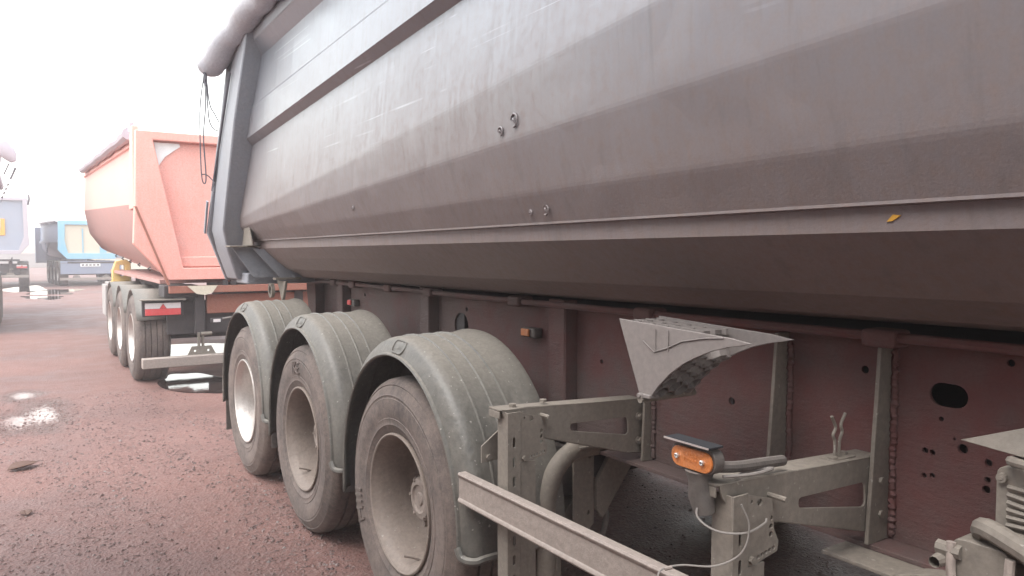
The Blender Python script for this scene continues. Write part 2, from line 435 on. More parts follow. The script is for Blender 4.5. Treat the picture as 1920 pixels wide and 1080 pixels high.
def gravel():
    rng = np.random.default_rng(4)
    P = []
    def area(n, x0, x1, y0, y1, pw=1.0):
        x = rng.uniform(x0, x1, n); y = y0 + (y1 - y0) * rng.uniform(0, 1, n) ** pw; P.append(np.stack([x, y], 1))
    area(26000, -1.6, 1.5, 2.2, 9.5, 1.7); area(5000, 0.9, 2.4, 2.0, 7.5, 1.0); area(3500, 1.6, 6.5, 1.0, 6.5)
    P = np.concatenate(P); n = len(P)
    # drifts: more grit in bands along the wheel tracks
    keep = rng.uniform(0, 1, n) < 0.35 + 0.65 * (np.sin(P[:, 0] * 7 + np.sin(P[:, 1] * 0.9) * 1.5) * np.sin(P[:, 1] * 1.3 + P[:, 0] * 2) > -0.1)
    P = P[keep]; n = len(P)
    s = 0.0028 + 0.0026 * rng.gamma(1.3, 1.0, n); s = np.minimum(s, 0.013)
    oc = np.array([(1, 0, 0), (0, 1, 0), (-1, 0, 0), (0, -1, 0), (0, 0, 1), (0, 0, -1)], float)
    tri = np.array([(0, 1, 4), (1, 2, 4), (2, 3, 4), (3, 0, 4), (1, 0, 5), (2, 1, 5), (3, 2, 5), (0, 3, 5)])
    ang = rng.uniform(0, 6.28, n)
    V = oc[None] * (s[:, None, None] * rng.uniform(0.6, 1.5, (n, 6, 1))); V[:, :, 2] *= 0.6
    ca, sa = np.cos(ang)[:, None], np.sin(ang)[:, None]
    X, Y = V[:, :, 0] * ca - V[:, :, 1] * sa, V[:, :, 0] * sa + V[:, :, 1] * ca
    V = np.stack([X + P[:, :1], Y + P[:, 1:], V[:, :, 2] + 0.15 * s[:, None]], 2).reshape(-1, 3)
    F = (tri[None] + (np.arange(n) * 6)[:, None, None]).reshape(-1, 3)
    me = bpy.data.meshes.new('gravel'); me.from_pydata(V.tolist(), [], F.tolist()); me.materials.append(M['stone'])
    o = bpy.data.objects.new('gravel', me); C.objects.link(o)
    return tag(o, kind='stuff')
gravel()

# ================================================================ wheels
def tyre_mb(c, w=0.375, r=0.535, side=-1, grooves=True):
    x = lambda a: a if side < 0 else -a
    p = [(0.022, 0.288), (0.010, 0.300), (0.002, 0.325), (-0.004, 0.333), (-0.002, 0.340), (-0.007, 0.360), (-0.0045, 0.362), (-0.0055, 0.367), (-0.010, 0.385), (-0.011, 0.42), (-0.009, 0.446), (-0.0065, 0.448), (-0.006, 0.455), (-0.008, 0.459), (-0.004, 0.464), (0.004, 0.487), (0.012, 0.499), (0.010, 0.503), (0.026, r - 0.012), (0.045, r - 0.004)]
    if grooves:
        for g in (0.095, 0.155, 0.22, 0.28):
            p += [(g - 0.006, r), (g - 0.004, r - 0.013), (g + 0.004, r - 0.013), (g + 0.006, r)]
    p += [(w - 0.045, r - 0.004), (w - 0.026, r - 0.012), (w - 0.004, 0.487), (w + 0.011, 0.42), (w, 0.33), (w - 0.02, 0.288)]
    m = MB(); m.lathe([(x(a), b) for a, b in p], c, 72); return m
def rim_mb(c, side=-1):
    x = lambda a: a if side < 0 else -a
    p = [(0.03, 0.292), (0.008, 0.297), (0.0, 0.296), (-0.002, 0.290), (0.002, 0.284), (0.016, 0.280), (0.028, 0.272), (0.05, 0.264), (0.10, 0.258), (0.175, 0.252), (0.20, 0.244), (0.214, 0.228), (0.215, 0.205), (0.205, 0.185), (0.196, 0.15), (0.195, 0.12), (0.195, 0.0001)]
    m = MB(); m.lathe([(x(a), b) for a, b in p], c, 64); return m
def hub_mb(c, side=-1):
    x = lambda a: a if side < 0 else -a
    m = MB(); m.lathe([(x(a), b) for a, b in [(0.21, 0.14), (0.185, 0.14), (0.18, 0.125), (0.165, 0.098), (0.118, 0.094), (0.104, 0.084), (0.100, 0.062), (0.108, 0.055), (0.110, 0.03), (0.104, 0.024), (0.103, 0.0001)]], c, 28)
    for k in range(10):
        a = 2 * math.pi * k / 10 + 0.2
        m.cyl((c[0], c[1] + 0.168 * math.cos(a), c[2] + 0.168 * math.sin(a)), 0.016, x(0.212), x(0.165), 'x', 6)
    for k in range(6):
        a = 2 * math.pi * k / 6
        m.cyl((c[0], c[1] + 0.082 * math.cos(a), c[2] + 0.082 * math.sin(a)), 0.007, x(0.112), x(0.098), 'x', 6)
    return m
def wheel(parent, c, side=-1, rim='rim', text=None, stem=None):
    w = empty('wheel', c, parent)
    tyre_mb(c, side=side).build('tyre', M['tyre'], w)
    rim_mb(c, side).build('rim', M[rim], w)
    hub_mb(c, side).build('hub', M['hub'], w)
    if stem is not None:
        a = stem; y, z = c[1] + 0.262 * math.cos(a), c[2] + 0.262 * math.sin(a)
        MB().tube([(c[0] + 0.10, y, z), (c[0] + 0.06, y - 0.02 * math.cos(a), z - 0.02 * math.sin(a)), (c[0] + 0.02, y - 0.035 * math.cos(a), z - 0.035 * math.sin(a))], 0.005, 6).build('valve_stem', M['hub'], w)
    for txt, size, ang, r0 in (text or []):
        def T(x, y):
            a = ang - x / (r0 + size * 0.35); rr = r0 + y
            xx = -0.010 if rr < 0.45 else -0.006
            return (c[0] + xx, c[1] - rr * math.cos(a), c[2] + rr * math.sin(a)), (-1, 0, 0)
        # seen from outside (looking to +X) the far side (+Y) is on the left, so the mirrored angle reads correctly
        text_mesh(txt, size, T, 0.006).build('lettering', M['tyre'], w)
    return w

# ================================================================ GREY TRAILER (the near one)
G = tag(empty('tipper_trailer', (2.55, 2.0, 0)), 'grey mud-splashed tipper trailer close by, with three mudguards and a dusty red chassis', 'trailer', 'tipper trailers in the yard')
YR, YF = 5.82, -1.5
CX = 2.55
# crease lines of the tub side: (x, z at the rear, z at Y=-3)
LN = [(1.335, 2.985, 3.19), (1.345, 2.971, 3.179), (1.395, 2.903, 3.103), (1.372, 2.59, 2.945), (1.366, 2.575, 2.935), (1.352, 2.369, 2.896), (1.397, 2.327, 2.863),
      (1.360, 1.832, 2.631), (1.373, 1.773, 2.233), (1.418, 1.728, 1.879), (1.462, 1.678, 1.718), (1.462, 1.671, 1.711), (1.480, 1.668, 1.708), (1.487, 1.616, 1.656),
      (1.56, 1.545, 1.60), (1.66, 1.462, 1.52), (1.80, 1.400, 1.462), (1.98, 1.372, 1.435)]
def tub_ring(Y, d=0.0):
    t = (YR - Y) / (YR + 3.0)
    raw = [Vector((x + d, zr + (zf - zr) * t)) for x, zr, zf in LN]; left = []
    for i, p in enumerate(raw):
        if i in (7, 8, 9):
            a, b = raw[i - 1] - p, raw[i + 1] - p
            a, b = p + a * min(0.3, 0.011 / a.length), p + b * min(0.3, 0.011 / b.length)
            left += [tuple(a * (1 - u) ** 2 + p * 2 * u * (1 - u) + b * u * u) for u in (0, 0.5, 1)]
        else: left.append(tuple(p))
    return [(x, Y, z) for x, z in left] + [(2 * CX - x, Y, z) for x, z in reversed(left)]
mb = MB(); ys = [YR - 0.35 * k for k in range(int((YR - YF) / 0.35) + 1)]
rr_ = [tub_ring(y) for y in ys]
rr_[0] = [tuple(Vector(a) + (Vector(b) - Vector(a)) * ((YR - (5.86 - 0.50 * (a[2] - 1.76))) / 0.35)) for a, b in zip(rr_[0], rr_[1])]
for k_ in (1, 2): rr_[k_] = [tuple((Vector(rr_[0][i]) * (3 - k_) + Vector(rr_[3][i]) * k_) / 3) for i in range(len(rr_[0]))]
mb.loft(rr_, False)
n_ = len(tub_ring(0)); mb.add(tub_ring(ys[-1]), [tuple(range(n_))])
tub = mb.build('tub', M['tub'], G, angle=0.6)
# top rail, tarpaulin cover and the rolled edge along it
def rail_z(Y): t = (YR - Y) / (YR + 3.0); return 2.985 + 0.205 * t
mb = MB()
rings = []
for y in [5.22] + ys[2:]: z = rail_z(y); rings.append([(1.335, y, z), (1.325, y, z + 0.05), (1.345, y, z + 0.10), (1.42, y, z + 0.12), (1.42, y, z)])
mb.loft(rings, True, True); mb.build('top_rail', M['frame'], G, bevel=0.008)
mb = MB(); rings = []
for y in [5.45] + ys[2:]:
    z = rail_z(y) + 0.13; rings.append([(1.36 + 2.38 * k / 12, y, z + 0.22 * math.sin(math.pi * k / 12) + 0.015 * math.sin(y * 6 + k)) for k in range(13)])
mb.loft(rings); mb.build('tarpaulin', M['tarp'], G)
mb = MB(); pts, rad = [], []
k = 0; y = 5.76
while y > YF:
    dr = max(0.0, (y - 5.0) / 0.76) ** 1.5
    pts.append((1.275 - 0.13 * dr + 0.008 * math.sin(k * 0.5), y, rail_z(y) + 0.155 - 0.24 * dr + 0.006 * math.sin(k * 0.8)))
    rad.append(0.098 + 0.004 * math.sin(k * 0.37) + random.uniform(-0.006, 0.004) - (0.03 if k == 0 else 0)); y -= 0.035; k += 1
mb.tube(pts, rad, 14); mb.build('tarp_roll', M['tarp'], G, angle=60)
mb = MB()
for y in (5.9, 4.4, 2.9, 1.4): mb.bar((1.15, y, rail_z(y) + 0.16), (1.152, y, rail_z(y) + 0.10), 0.03, 0.004)
# straps and cords hanging off the rear end of the roll
for pts in ([(1.24, 6.30, 3.0), (1.205, 6.31, 2.72), (1.20, 6.30, 2.35), (1.205, 6.29, 2.17), (1.225, 6.29, 2.13), (1.235, 6.29, 2.2), (1.225, 6.30, 2.5), (1.245, 6.30, 2.75), (1.24, 6.30, 2.95)],
            [(1.25, 6.30, 2.98), (1.26, 6.30, 2.75), (1.27, 6.29, 2.62), (1.30, 6.28, 2.56), (1.325, 6.26, 2.55)],
            [(1.255, 6.30, 2.96), (1.275, 6.30, 2.76), (1.31, 6.29, 2.68), (1.335, 6.27, 2.62)],
            [(1.20, 6.30, 2.20), (1.235, 6.29, 2.20), (1.27, 6.28, 2.17), (1.29, 6.26, 2.13), (1.275, 6.27, 2.09), (1.285, 6.25, 2.06)]):
    MB().tube(bez([(x * 0.9, y * 0.9, 1.6 + (z - 1.6) * 0.9) for x, y, z in pts], 6), 0.0045, 6).build('tarp_cord', M['darkwire'], G)
MB().tube(bez([(1.115, 5.67, 2.86), (1.125, 5.67, 2.83), (1.117, 5.675, 2.80), (1.128, 5.67, 2.77)], 5), 0.011, 6).build('tarp_buckle', M['darkwire'], G)
mb = MB(); mb.tube([(1.25, 5.50, 2.84), (1.235, 6.07, 2.06)], 0.009, 8); mb.build('strap_rod', M['darkwire'], G)

# rear frame: posts with a chamfered foot, both sides
RK = lambda y, z: y - 0.50 * (z - 1.76)
def mir(pts): return [(2 * CX - x, y, z) for x, y, z in pts]
for sgn in (0, 1):
    mb = MB()
    def sec(xo, xi, z, y0=5.80, y1=6.19): return [(xo, RK(y0, z), z), (xo, RK(y1 - 0.10 * (z > 2.7), z), z), (xi, RK(y1, z), z), (xi, RK(y0, z), z)]
    rings = [sec(1.28, 1.43, 3.08), sec(1.255, 1.42, 2.5), sec(1.248, 1.42, 1.76), sec(1.30, 1.50, 1.60, 5.82), sec(1.375, 1.57, 1.43, 5.84), sec(1.40, 1.60, 1.375, 5.84)]
    if sgn: rings = [mir(r_) for r_ in rings]
    mb.loft(rings, True, True); post = mb.build('rear_post', M['frame'], G, bevel=0.012)
mb = MB(); mb.box(1.43, 3.67, 5.85, 6.2, 1.345, 1.43); mb.build('rear_sill', M['frame'], G, bevel=0.01)
# tailgate, its frame ribs and its outer flange
TGo = [(1.27, 3.10), (1.222, 1.74), (1.40, 1.36), (3.70, 1.36), (3.885, 1.74), (3.865, 3.14)]
mb = MB(); mb.prism(TGo, lambda a, b: (a, RK(6.20, b), b), (0, 1, 0), 0.05); tg = mb.build('tailgate', M['frame'], G, bevel=0.008)
mb = MB()
for z in (1.75, 2.4, 3.0): mb.box(1.30, 3.8, RK(6.252, z - 0.04), RK(6.31, z), z - 0.04, z + 0.04)
mb.build('tailgate_rib', M['frame'], tg, bevel=0.006)
mb = MB(); mb.bar((1.208, 6.24, 1.74), (1.208, 6.12, 1.98), 0.03, 0.014, (1, 0, 0)); mb.build('latch_plate', M['frame'], tg)
# bracket shelf with its trapezoid plate and the gussets under it
mb = MB(); mb.box(1.265, 1.50, 5.66, 5.80, 1.625, 1.637)
mb.prism([(5.52, 1.637), (5.80, 1.637), (5.74, 1.765), (5.60, 1.772)], YZ(1.385), (1, 0, 0), 0.012)
mb.build('shelf_bracket', M['steel'], G, bevel=0.003)
mb = MB(); mb.prism([(1.30, 1.624), (1.47, 1.624), (1.70, 1.40), (1.45, 1.40)], XZ(5.74), (0, 1, 0), 0.012)
mb.prism([(1.42, 1.61), (1.50, 1.61), (1.80, 1.385), (1.62, 1.385)], XZ(5.60), (0, 1, 0), 0.012)
mb.build('gusset', M['frame'], G)
MB().tube([(1.45, 5.70, 1.62), (1.72, 5.60, 1.40)], 0.012, 8).build('brace_rod', M['frame'], G)
mb = MB(); mb.box(1.56, 1.75, 5.55, 5.62, 1.385, 1.40); mb.build('lock_lever', M['steel'], G)
mb = MB(); mb.lathe([(-0.012, 0.055), (-0.012, 0.035), (0.012, 0.035), (0.012, 0.055)], (1.575, 5.72, 1.30), 20, 'x', True); mb.build('lock_ring', M['steel'], G)
mb = MB(); mb.prism([(5.50, 1.375), (5.72, 1.375), (5.64, 1.28), (5.60, 1.22), (5.56, 1.26)], YZ(1.615), (1, 0, 0), 0.02); mb.build('lock_hook', M['steel'], G, bevel=0.004)

# repair blobs, small stain and yellow smear on the tub side
def tub_x(Y, z):
    ring = tub_ring(Y); ring = ring[:len(ring) // 2]
    for (x0, _, z0), (x1, _, z1) in zip(ring, ring[1:]):
        if z1 <= z <= z0 and z0 != z1: return x0 + (x1 - x0) * (z0 - z) / (z0 - z1)
    return 1.4
def blob(Y, z, r, ring=True):
    mb = MB(); x = tub_x(Y, z); rnd = random.Random(int(Y * 1000))
    pts = []
    for k in range(11):
        a = k / 10 * 4.6 + rnd.uniform(0, 0.4)
        pts.append((x - 0.004, Y + r * math.cos(a), z + r * 1.15 * math.sin(a)))
    mb.tube(pts, [0.0022 + 0.002 * rnd.random() for _ in pts], 6)
    mb.tube([(x - 0.004, Y + r * 0.3, z + r * 0.4), (x - 0.006, Y - 0.1 * r, z), (x - 0.003, Y - r * 0.3, z - r * 0.5)], [0.003, 0.005, 0.003], 6)
    mb.build('weld_blob', M['tub'], G)
for Y, z, r in ((2.155, 2.003, 0.013), (2.07, 2.028, 0.019), (3.585, 1.815, 0.012), (2.085, 1.728, 0.008), (1.995, 1.734, 0.015)): blob(Y, z, r)
Y0, z0 = 0.845, 1.665
mb = MB(); mb.prism([(Y0 - 0.014, z0 + 0.006), (Y0 + 0.002, z0 + 0.008), (Y0 + 0.016, z0 - 0.006), (Y0 + 0.004, z0 - 0.005)], lambda a, b: (tub_x(a, b) - 0.003, a, b), (1, 0, 0), 0.004)
mb.build('paint_mark', plain('yellow chalk', (0.50, 0.26, 0.03), 0.7), G)

# chassis rails with real holes
WX = 1.95
top = 1.365
holes = [slot(3.464, 1.202, 0.15, 0.135), slot(0.960, 1.234, 0.095, 0.060)]
for (u, v, r) in [(3.407, 1.292, 0.012), (3.271, 1.145, 0.008), (3.30, 1.16, 0.006), (2.311, 1.152, 0.010), (1.184, 1.27, 0.011), (0.976, 1.171, 0.0065), (1.014, 1.081, 0.008), (0.996, 1.080, 0.008), (1.015, 1.015, 0.007), (0.994, 1.02, 0.007), (0.922, 1.106, 0.0125), (0.864, 1.140, 0.0075), (0.862, 1.085, 0.009), (0.863, 1.043, 0.0075), (0.865, 1.018, 0.010), (0.942, 1.127, 0.004), (0.82, 1.334, 0.009), (1.648, 1.103, 0.013), (4.80, 1.30, 0.012), (4.74, 1.08, 0.010), (4.5, 1.03, 0.008), (3.55, 1.10, 0.009), (3.37, 1.08, 0.006)]:
    holes.append(circ(u, v, r, 12))
outl = [(YF, top), (5.95, top), (6.05, 1.32), (6.0, 1.12), (5.75, 1.0), (5.45, 0.82), (YF, 0.82)]
mb = MB(); mb.plate(outl, holes, YZ(WX), (1, 0, 0), 0.010); rail = mb.build('chassis_rail', M['chassis'], G)
mb = MB(); mb.plate(outl, [], YZ(2 * CX - WX - 0.01), (1, 0, 0), 0.010); mb.build('chassis_rail', M['chassis'], G)
mb = MB(); mb.box(1.865, 2.04, YF, 5.45, 0.806, 0.8195); mb.build('bottom_flange', M['chassis'], G, bevel=0.002)
mb = MB(); mb.box(3.06, 3.235, YF, 5.45, 0.806, 0.8195); mb.build('bottom_flange', M['dark'], G)
MB().box(2.2, 2.9, YF, 5.4, 0.72, 1.12).build('dark_filler', M['dark'], G, bevel=0.01)  # filler box added inside the chassis so the rail holes look dark
MB().box(1.97, 3.13, YF, 5.4, 1.30, 1.36).build('rail_bridge', M['black_and_shade'], G)  # near-black slab between the rails, shade put into its colour
for y in (0.2, 1.7, 3.5, 5.2):
    MB().box(WX + 0.011, 2 * CX - WX - 0.011, y - 0.05, y + 0.05, 0.9, 1.3).build('cross_member', M['dark'], G)
# the long rod at the tub's foot, and its clamps
pth = [(1.90, -1.3, 1.383), (1.90, 5.35, 1.377), (1.91, 5.75, 1.33)]
MB().tube([(1.885, -1.3, 1.375), (1.885, 1.0, 1.375), (1.885, 3.0, 1.370), (1.885, 5.45, 1.370), (1.90, 5.85, 1.335)], 0.0135, 8).build('rail_rod', M['chassis'], G)
for k, y in enumerate((5.20, 4.83, 4.24, 3.70, 2.83, 1.985, 1.10, 0.25)):
    mb = MB(); mb.box(1.858, 1.945, y - 0.046, y + 0.046, 1.347, 1.394)
    mb.build('rod_clamp', M['chassis'], G, bevel=0.010)
# stiffeners on the web
def stiff(y, z0, z1, p0, p1, t=0.010, name='stiffener', wide=0.0, m='chassis'):
    mb = MB(); mb.hexa([(WX - p0, y, z0), (WX, y, z0), (WX, y + t, z0), (WX - p0, y + t, z0)], [(WX - p1, y, z1), (WX, y, z1), (WX, y + t, z1), (WX - p1, y + t, z1)])
    if wide: mb.box(WX - p0, WX - p0 + 0.008, y + t, y + t + wide, z0, z1); mb.box(WX - p0, WX, y + t + wide, y + 2 * t + wide, z0, z1)
    return mb.build(name, M[m], G, bevel=0.002)
for y in (5.62,): stiff(y, 0.98, 1.385, 0.07, 0.07, 0.012)
for y in (5.06, 3.72, 2.47): stiff(y, 0.8205, 1.393, 0.062, 0.062, 0.010, 'channel_stiffener', 0.10)
for y, p0 in ((2.015, 0.05), (1.43, 0.098), (1.105, 0.098)): stiff(y, 0.8205, 1.352, p0, p0 * 0.56, 0.012, 'stiffener', m='steel')
# weld beads beside the stiffeners
for y in (1.43, 1.105, 2.015):
    mb = MB(); rnd = random.Random(int(y * 100)); pts = []
    for k in range(58): pts.append((WX - 0.004, y - 0.008 + rnd.uniform(-0.003, 0.003), 0.83 + k * 0.0088))
    mb.tube(pts, [0.008 + 0.0035 * (k % 2) + rnd.uniform(-.001, .0015) for k in range(58)], 6); mb.build('weld_bead', M['chassis'], G)
# side marker lamps on the web
for y, z, mt in ((2.775, 1.229, 'amber'), (4.95, 1.239, 'redlens')):
    b = MB(); b.box(1.905, 1.949, y - 0.055, y + 0.045, z - 0.022, z + 0.022); h = b.build('lamp_housing', M['rubber'], G, bevel=0.005)
    b = MB(); b.box(1.893, 1.904, y - 0.02, y + 0.040, z - 0.016, z + 0.018); b.build('lens', M[mt], h, bevel=0.004)

# wheels and mudguards
AX = [2.88, 4.19, 5.48]; XO = 1.305; RC = 0.527
wheel(G, (XO, AX[0], RC), -1, 'rim', [('HIII', 0.115, R(196), 0.375)], stem=R(-95))
wheel(G, (XO, AX[1], RC), -1, 'rim', [('IKE', 0.095, R(96), 0.375)], stem=R(-62))
wheel(G, (XO, AX[2], RC), -1, 'rim_bright')
for y in AX: wheel(G, (2 * CX - XO, y, RC), 1, 'rim')
for y in AX:
    MB().tube([(XO + 0.30, y, RC), (2 * CX - XO - 0.30, y, RC)], 0.065, 14).build('axle', M['dark'], G)
    for x in (1.93, 3.17):
        MB().cyl((x, y - 0.33, 0.62), 0.13, -0.16, 0.17, 'z', 20).build('air_spring', M['rubber'], G)
        mb = MB(); mb.bar((x, y + 0.45, 0.72), (x, y - 0.35, 0.45), 0.08, 0.05); mb.build('trailing_arm', M['dark'], G)

for y in AX:
    rings = []
    for q in range(19):
        a = R(200 - 220 * q / 18); rings.append([(2 * CX - XO - 0.42, y + 0.645 * math.cos(a), RC + 0.67 * math.sin(a)), (2 * CX - XO, y + 0.645 * math.cos(a), RC + 0.67 * math.sin(a))])
    f = MB().loft(rings).build('mudguard', M['fender'], G); so_ = f.modifiers.new('thick', 'SOLIDIFY'); so_.thickness = 0.01
MB().box(3.30, 3.78, -1.0, 2.0, 0.24, 0.80).build('tool_box', M['black_and_shade'], G, bevel=0.02)  # box added to block light from the far side, near-black as shade
CS = [(0.006, -0.082), (-0.004, -0.080), (-0.008, -0.074), (-0.004, -0.068), (0.006, -0.066), (0.016, -0.045), (0.030, -0.020), (0.045, -0.008), (0.062, -0.002), (0.085, 0.0), (0.118, 0.0), (0.122, 0.006), (0.127, 0.006), (0.131, 0.0), (0.195, 0.0), (0.199, 0.005), (0.204, 0.005), (0.208, 0.0), (0.262, 0.0), (0.266, 0.007), (0.271, 0.007), (0.275, 0.0), (0.36, 0.002), (0.40, 0.012), (0.42, 0.008), (0.435, -0.02)]
def fender_path():
    ry, rz, b = 0.643, 0.690, -0.025; P = []
    for k in range(4): P.append((-ry, b + (0.02 - b) * k / 4, -1, 0))
    for k in range(41):
        a = math.pi - math.pi * k / 40
        c, s_ = math.cos(a), math.sin(a); nn = Vector((c / ry, s_ / rz)).normalized()
        P.append((ry * c, 0.02 + rz * s_ * 1.0, nn.x, nn.y))
    for k in range(1, 4): P.append((ry, 0.02 - 0.04 * k, 1, 0))
    return P
def fender(parent, y, flap=-0.32, plate=True):
    c = (XO - 0.02, y, RC); mb = MB(); rings = []
    for (py, pz, ny, nz) in fender_path():
        rings.append([(c[0] + x, c[1] + py + ny * d, c[2] + pz + nz * d) for x, d in CS])
    mb.loft(rings)
    f = mb.build('mudguard', M['fender'], parent, origin=c, angle=40)
    so = f.modifiers.new('thick', 'SOLIDIFY'); so.thickness = 0.005; so.offset = -1
    # folded lip along the bottom front edge
    y0, z0 = c[1] - 0.643, c[2] - 0.025
    mb = MB(); mb.tube(bez([(c[0] - 0.002, y0 + 0.075, z0 + 0.03), (c[0] + 0.004, y0 + 0.05, z0 - 0.004), (c[0] + 0.035, y0 + 0.010, z0 - 0.008), (c[0] + 0.10, y0 + 0.0, z0), (c[0] + 0.43, y0, z0)], 6), 0.015, 8)
    mb.build('mudguard_lip', M['fender'], f)
    # mudflap at the far end
    mb = MB(); mb.box(c[0] + 0.03, c[0] + 0.42, c[1] + 0.635, c[1] + 0.641, c[2] + flap, c[2] + 0.05); mb.build('mudflap', M['rubber'], f)
    if plate:
        # maker's plate: a raised pill outline with worn, unreadable relief
        a0 = R(93); mb = MB(); w, h = 0.075, 0.026
        def P(u, v, e=0.0):
            a = a0 + u / 0.66; s0, s1 = (0.006, -0.066), (0.042, -0.012); t = 0.5 + v
            x = s0[0] + (s1[0] - s0[0]) * t; d = s0[1] + (s1[1] - s0[1]) * t
            nv = Vector((-(s1[1] - s0[1]), 0)).normalized()
            rr_y, rr_z = 0.648 + d + e * 0.6, 0.690 + d + e * 0.6
            return (c[0] + x - e * 0.8, c[1] + rr_y * math.cos(a), c[2] + 0.02 + rr_z * math.sin(a))
        loop = [P(x, y_, 0.004) for x, y_ in slot(0, 0, w, 0.62 * 1, 5)] if False else [P(0.055 * cx_, 0.44 * cy_, 0.005) for cx_, cy_ in [(-1, -.4), (-1, .4), (-.85, .85), (-.6, 1), (.6, 1), (.85, .85), (1, .4), (1, -.4), (.85, -.85), (.6, -1), (-.6, -1), (-.85, -.85), (-1, -.4)]]
        mb.tube(loop, 0.004, 6)
        for i in range(5):
            u = 0.026 - 0.012 * i
            if i < 3: mb.tube([P(u, -0.18, 0.003), P(u - 0.004, 0.16, 0.003)], 0.0022, 5)
        mb.tube([P(-0.030, 0.02, 0.003), P(0.030, 0.05, 0.003)], 0.002, 5)
        mb.tube([P(-0.028, -0.16, 0.003), P(0.0, -0.14, 0.003)], 0.003, 5)
        mb.build('maker_plate', M['fender'], f)
    return f
fender(G, AX[0], -0.13); fender(G, AX[1], -0.20); fender(G, AX[2], -0.34)
# bracket that carries the front mudguard, with its rod
mb = MB(); T = XZ(2.20)
mb.plate([(1.30, 0.93), (1.38, 0.985), (1.53, 0.985), (1.53, 0.885), (1.30, 0.872)], [circ(1.325, 0.89, 0.007), circ(1.50, 0.90, 0.007)], XZ(2.17), (0, 1, 0), 0.006); mb.build('mudguard_bracket', M['steel'], G)
for x, z in ((1.325, 0.89), (1.50, 0.90)): MB().cyl((x, 2.17, z), 0.010, -0.010, 0.0, 'y', 6).build('bolt', M['steel'], G)
MB().tube([(1.372, 2.16, 0.985), (1.95, 2.16, 0.985)], 0.019, 12).build('bracket_tube', M['steel'], G)
# round ribbed clip on the second mudguard
mb = MB(); mb.box(1.43, 1.47, 3.50, 3.53, 0.80, 0.84); mb.build('mudguard_clip', M['fender'], G, bevel=0.008)

# outriggers, posts, guard rail
def outrigger(y, tip):
    o = [(tip, 1.075), (tip + 0.10, 1.077), (1.93, 1.045), (1.93, 0.845), (1.86, 0.852), (tip + 0.05, 0.995), (tip + 0.01, 1.045)]
    h = rounded([(tip + 0.285, 0.995), (1.855, 0.987), (1.862, 0.918), (tip + 0.285, 0.970)], 0.018)
    t = tag(MB().plate(o, [h], XZ(y), (0, 1, 0), 0.006).build('outrigger', M['steel'], G, bevel=0.0015))
    mb = MB()
    mb.hexa([(tip - 0.005, y + 0.0065, 1.070), (1.93, y + 0.0065, 1.040), (1.93, y + 0.075, 1.040), (tip - 0.005, y + 0.075, 1.070)],
            [(tip - 0.005, y - 0.002, 1.077), (1.93, y - 0.002, 1.048), (1.93, y + 0.075, 1.048), (tip - 0.005, y + 0.075, 1.077)])
    mb.box(tip - 0.005, tip, y + 0.008, y + 0.075, 1.045, 1.069)
    mb.build('outrigger_flange', M['steel'], t, bevel=0.002)
    mb = MB(); mb.hexa([(tip + 0.05, y + 0.0065, 0.992), (1.86, y + 0.0065, 0.850), (1.86, y + 0.05, 0.850), (tip + 0.05, y + 0.05, 0.992)],
                       [(tip + 0.05, y + 0.0065, 0.997), (1.86, y + 0.0065, 0.855), (1.86, y + 0.05, 0.855), (tip + 0.05, y + 0.05, 0.997)])
    mb.build('outrigger_flange', M['steel'], t)
    for x, z in ((1.905, 0.985), (1.905, 0.895)):
        mb = MB(); mb.cyl((x, y, z), 0.016, -0.012, -0.008, 'y', 14); mb.cyl((x, y, z), 0.011, -0.022, -0.010, 'y', 6); mb.build('bolt', M['steel'], t)
    return t
def post(x, y, z1, z0=0.42):
    slots = []
    z = z1 - 0.10
    while z > z0 + 0.05: slots.append(slot(0.026, z, 0.010, 0.034)); z -= 0.066
    w, d = 0.052, 0.062
    p = MB().plate([(0, z0), (w, z0), (w, z1), (0, z1)], slots, lambda a, b: (x + a, y, b), (0, 1, 0), 0.005).build('guard_post', M['steel'], G, bevel=0.001)
    mb = MB(); mb.box(x, x + 0.005, y + 0.0052, y + d, z0, z1); mb.build('post_web', M['steel'], p, bevel=0.001)
    MB().box(x + 0.006, x + w, y + 0.045, y + 0.05, z0, z1 - 0.01).build('inner_flange', M['black_and_shade'], p)  # second flange of the channel, coloured near-black so the slots look shaded
    # perforated adjusting plate, with two rows of holes
    X0 = x + 0.054
    pl = [(X0, z1 - 0.005), (X0 + 0.088, z1 - 0.03), (X0 + 0.088, z1 - 0.055), (X0 + 0.096, z1 - 0.105), (X0 + 0.112, z1 - 0.135), (X0 + 0.108, z1 - 0.158), (X0 + 0.03, z1 - 0.172), (X0, z1 - 0.172)]
    hs_ = [circ(X0 + 0.084, z1 - 0.075 - 0.019 * k, 0.0062 + 0.0005 * k, 8) for k in range(3)] + [circ(X0 + 0.040 + 0.0135 * k, z1 - 0.158 + 0.0025 * k, 0.0058, 8) for k in range(5)] + [circ(X0 + 0.014, z1 - 0.024, 0.0045, 8), circ(X0 + 0.042, z1 - 0.030, 0.009, 10)]
    MB().plate(pl, hs_, XZ(y + 0.004), (0, 1, 0), 0.005).build('adjusting_plate', M['steel'], p)
    mb = MB(); mb.box(X0, X0 + 0.06, y + 0.003, y + 0.009, z0, z1 - 0.173); mb.build('post_flange', M['steel'], p)
    mb = MB(); mb.cyl((X0 + 0.012, y + 0.004, z1 - 0.158), 0.009, -0.010, 0.0, 'y', 6); mb.build('bolt', M['steel'], p); mb = MB(); mb.cyl((X0 + 0.094, y, z1 - 0.025), 0.007, -0.03, 0.03, 'y', 8); mb.build('bolt', M['steel'], p)
    return p
outrigger(2.05, 1.305); post(1.315, 2.03, 1.068)
outrigger(1.12, 1.290); post(1.312, 1.10, 1.050)
for x, y in ((1.37, 2.085), (1.50, 2.09)): MB().cyl((x, y, 1.075), 0.013, 0.0, 0.010, 'z', 6).build('bolt', M['steel'], G)
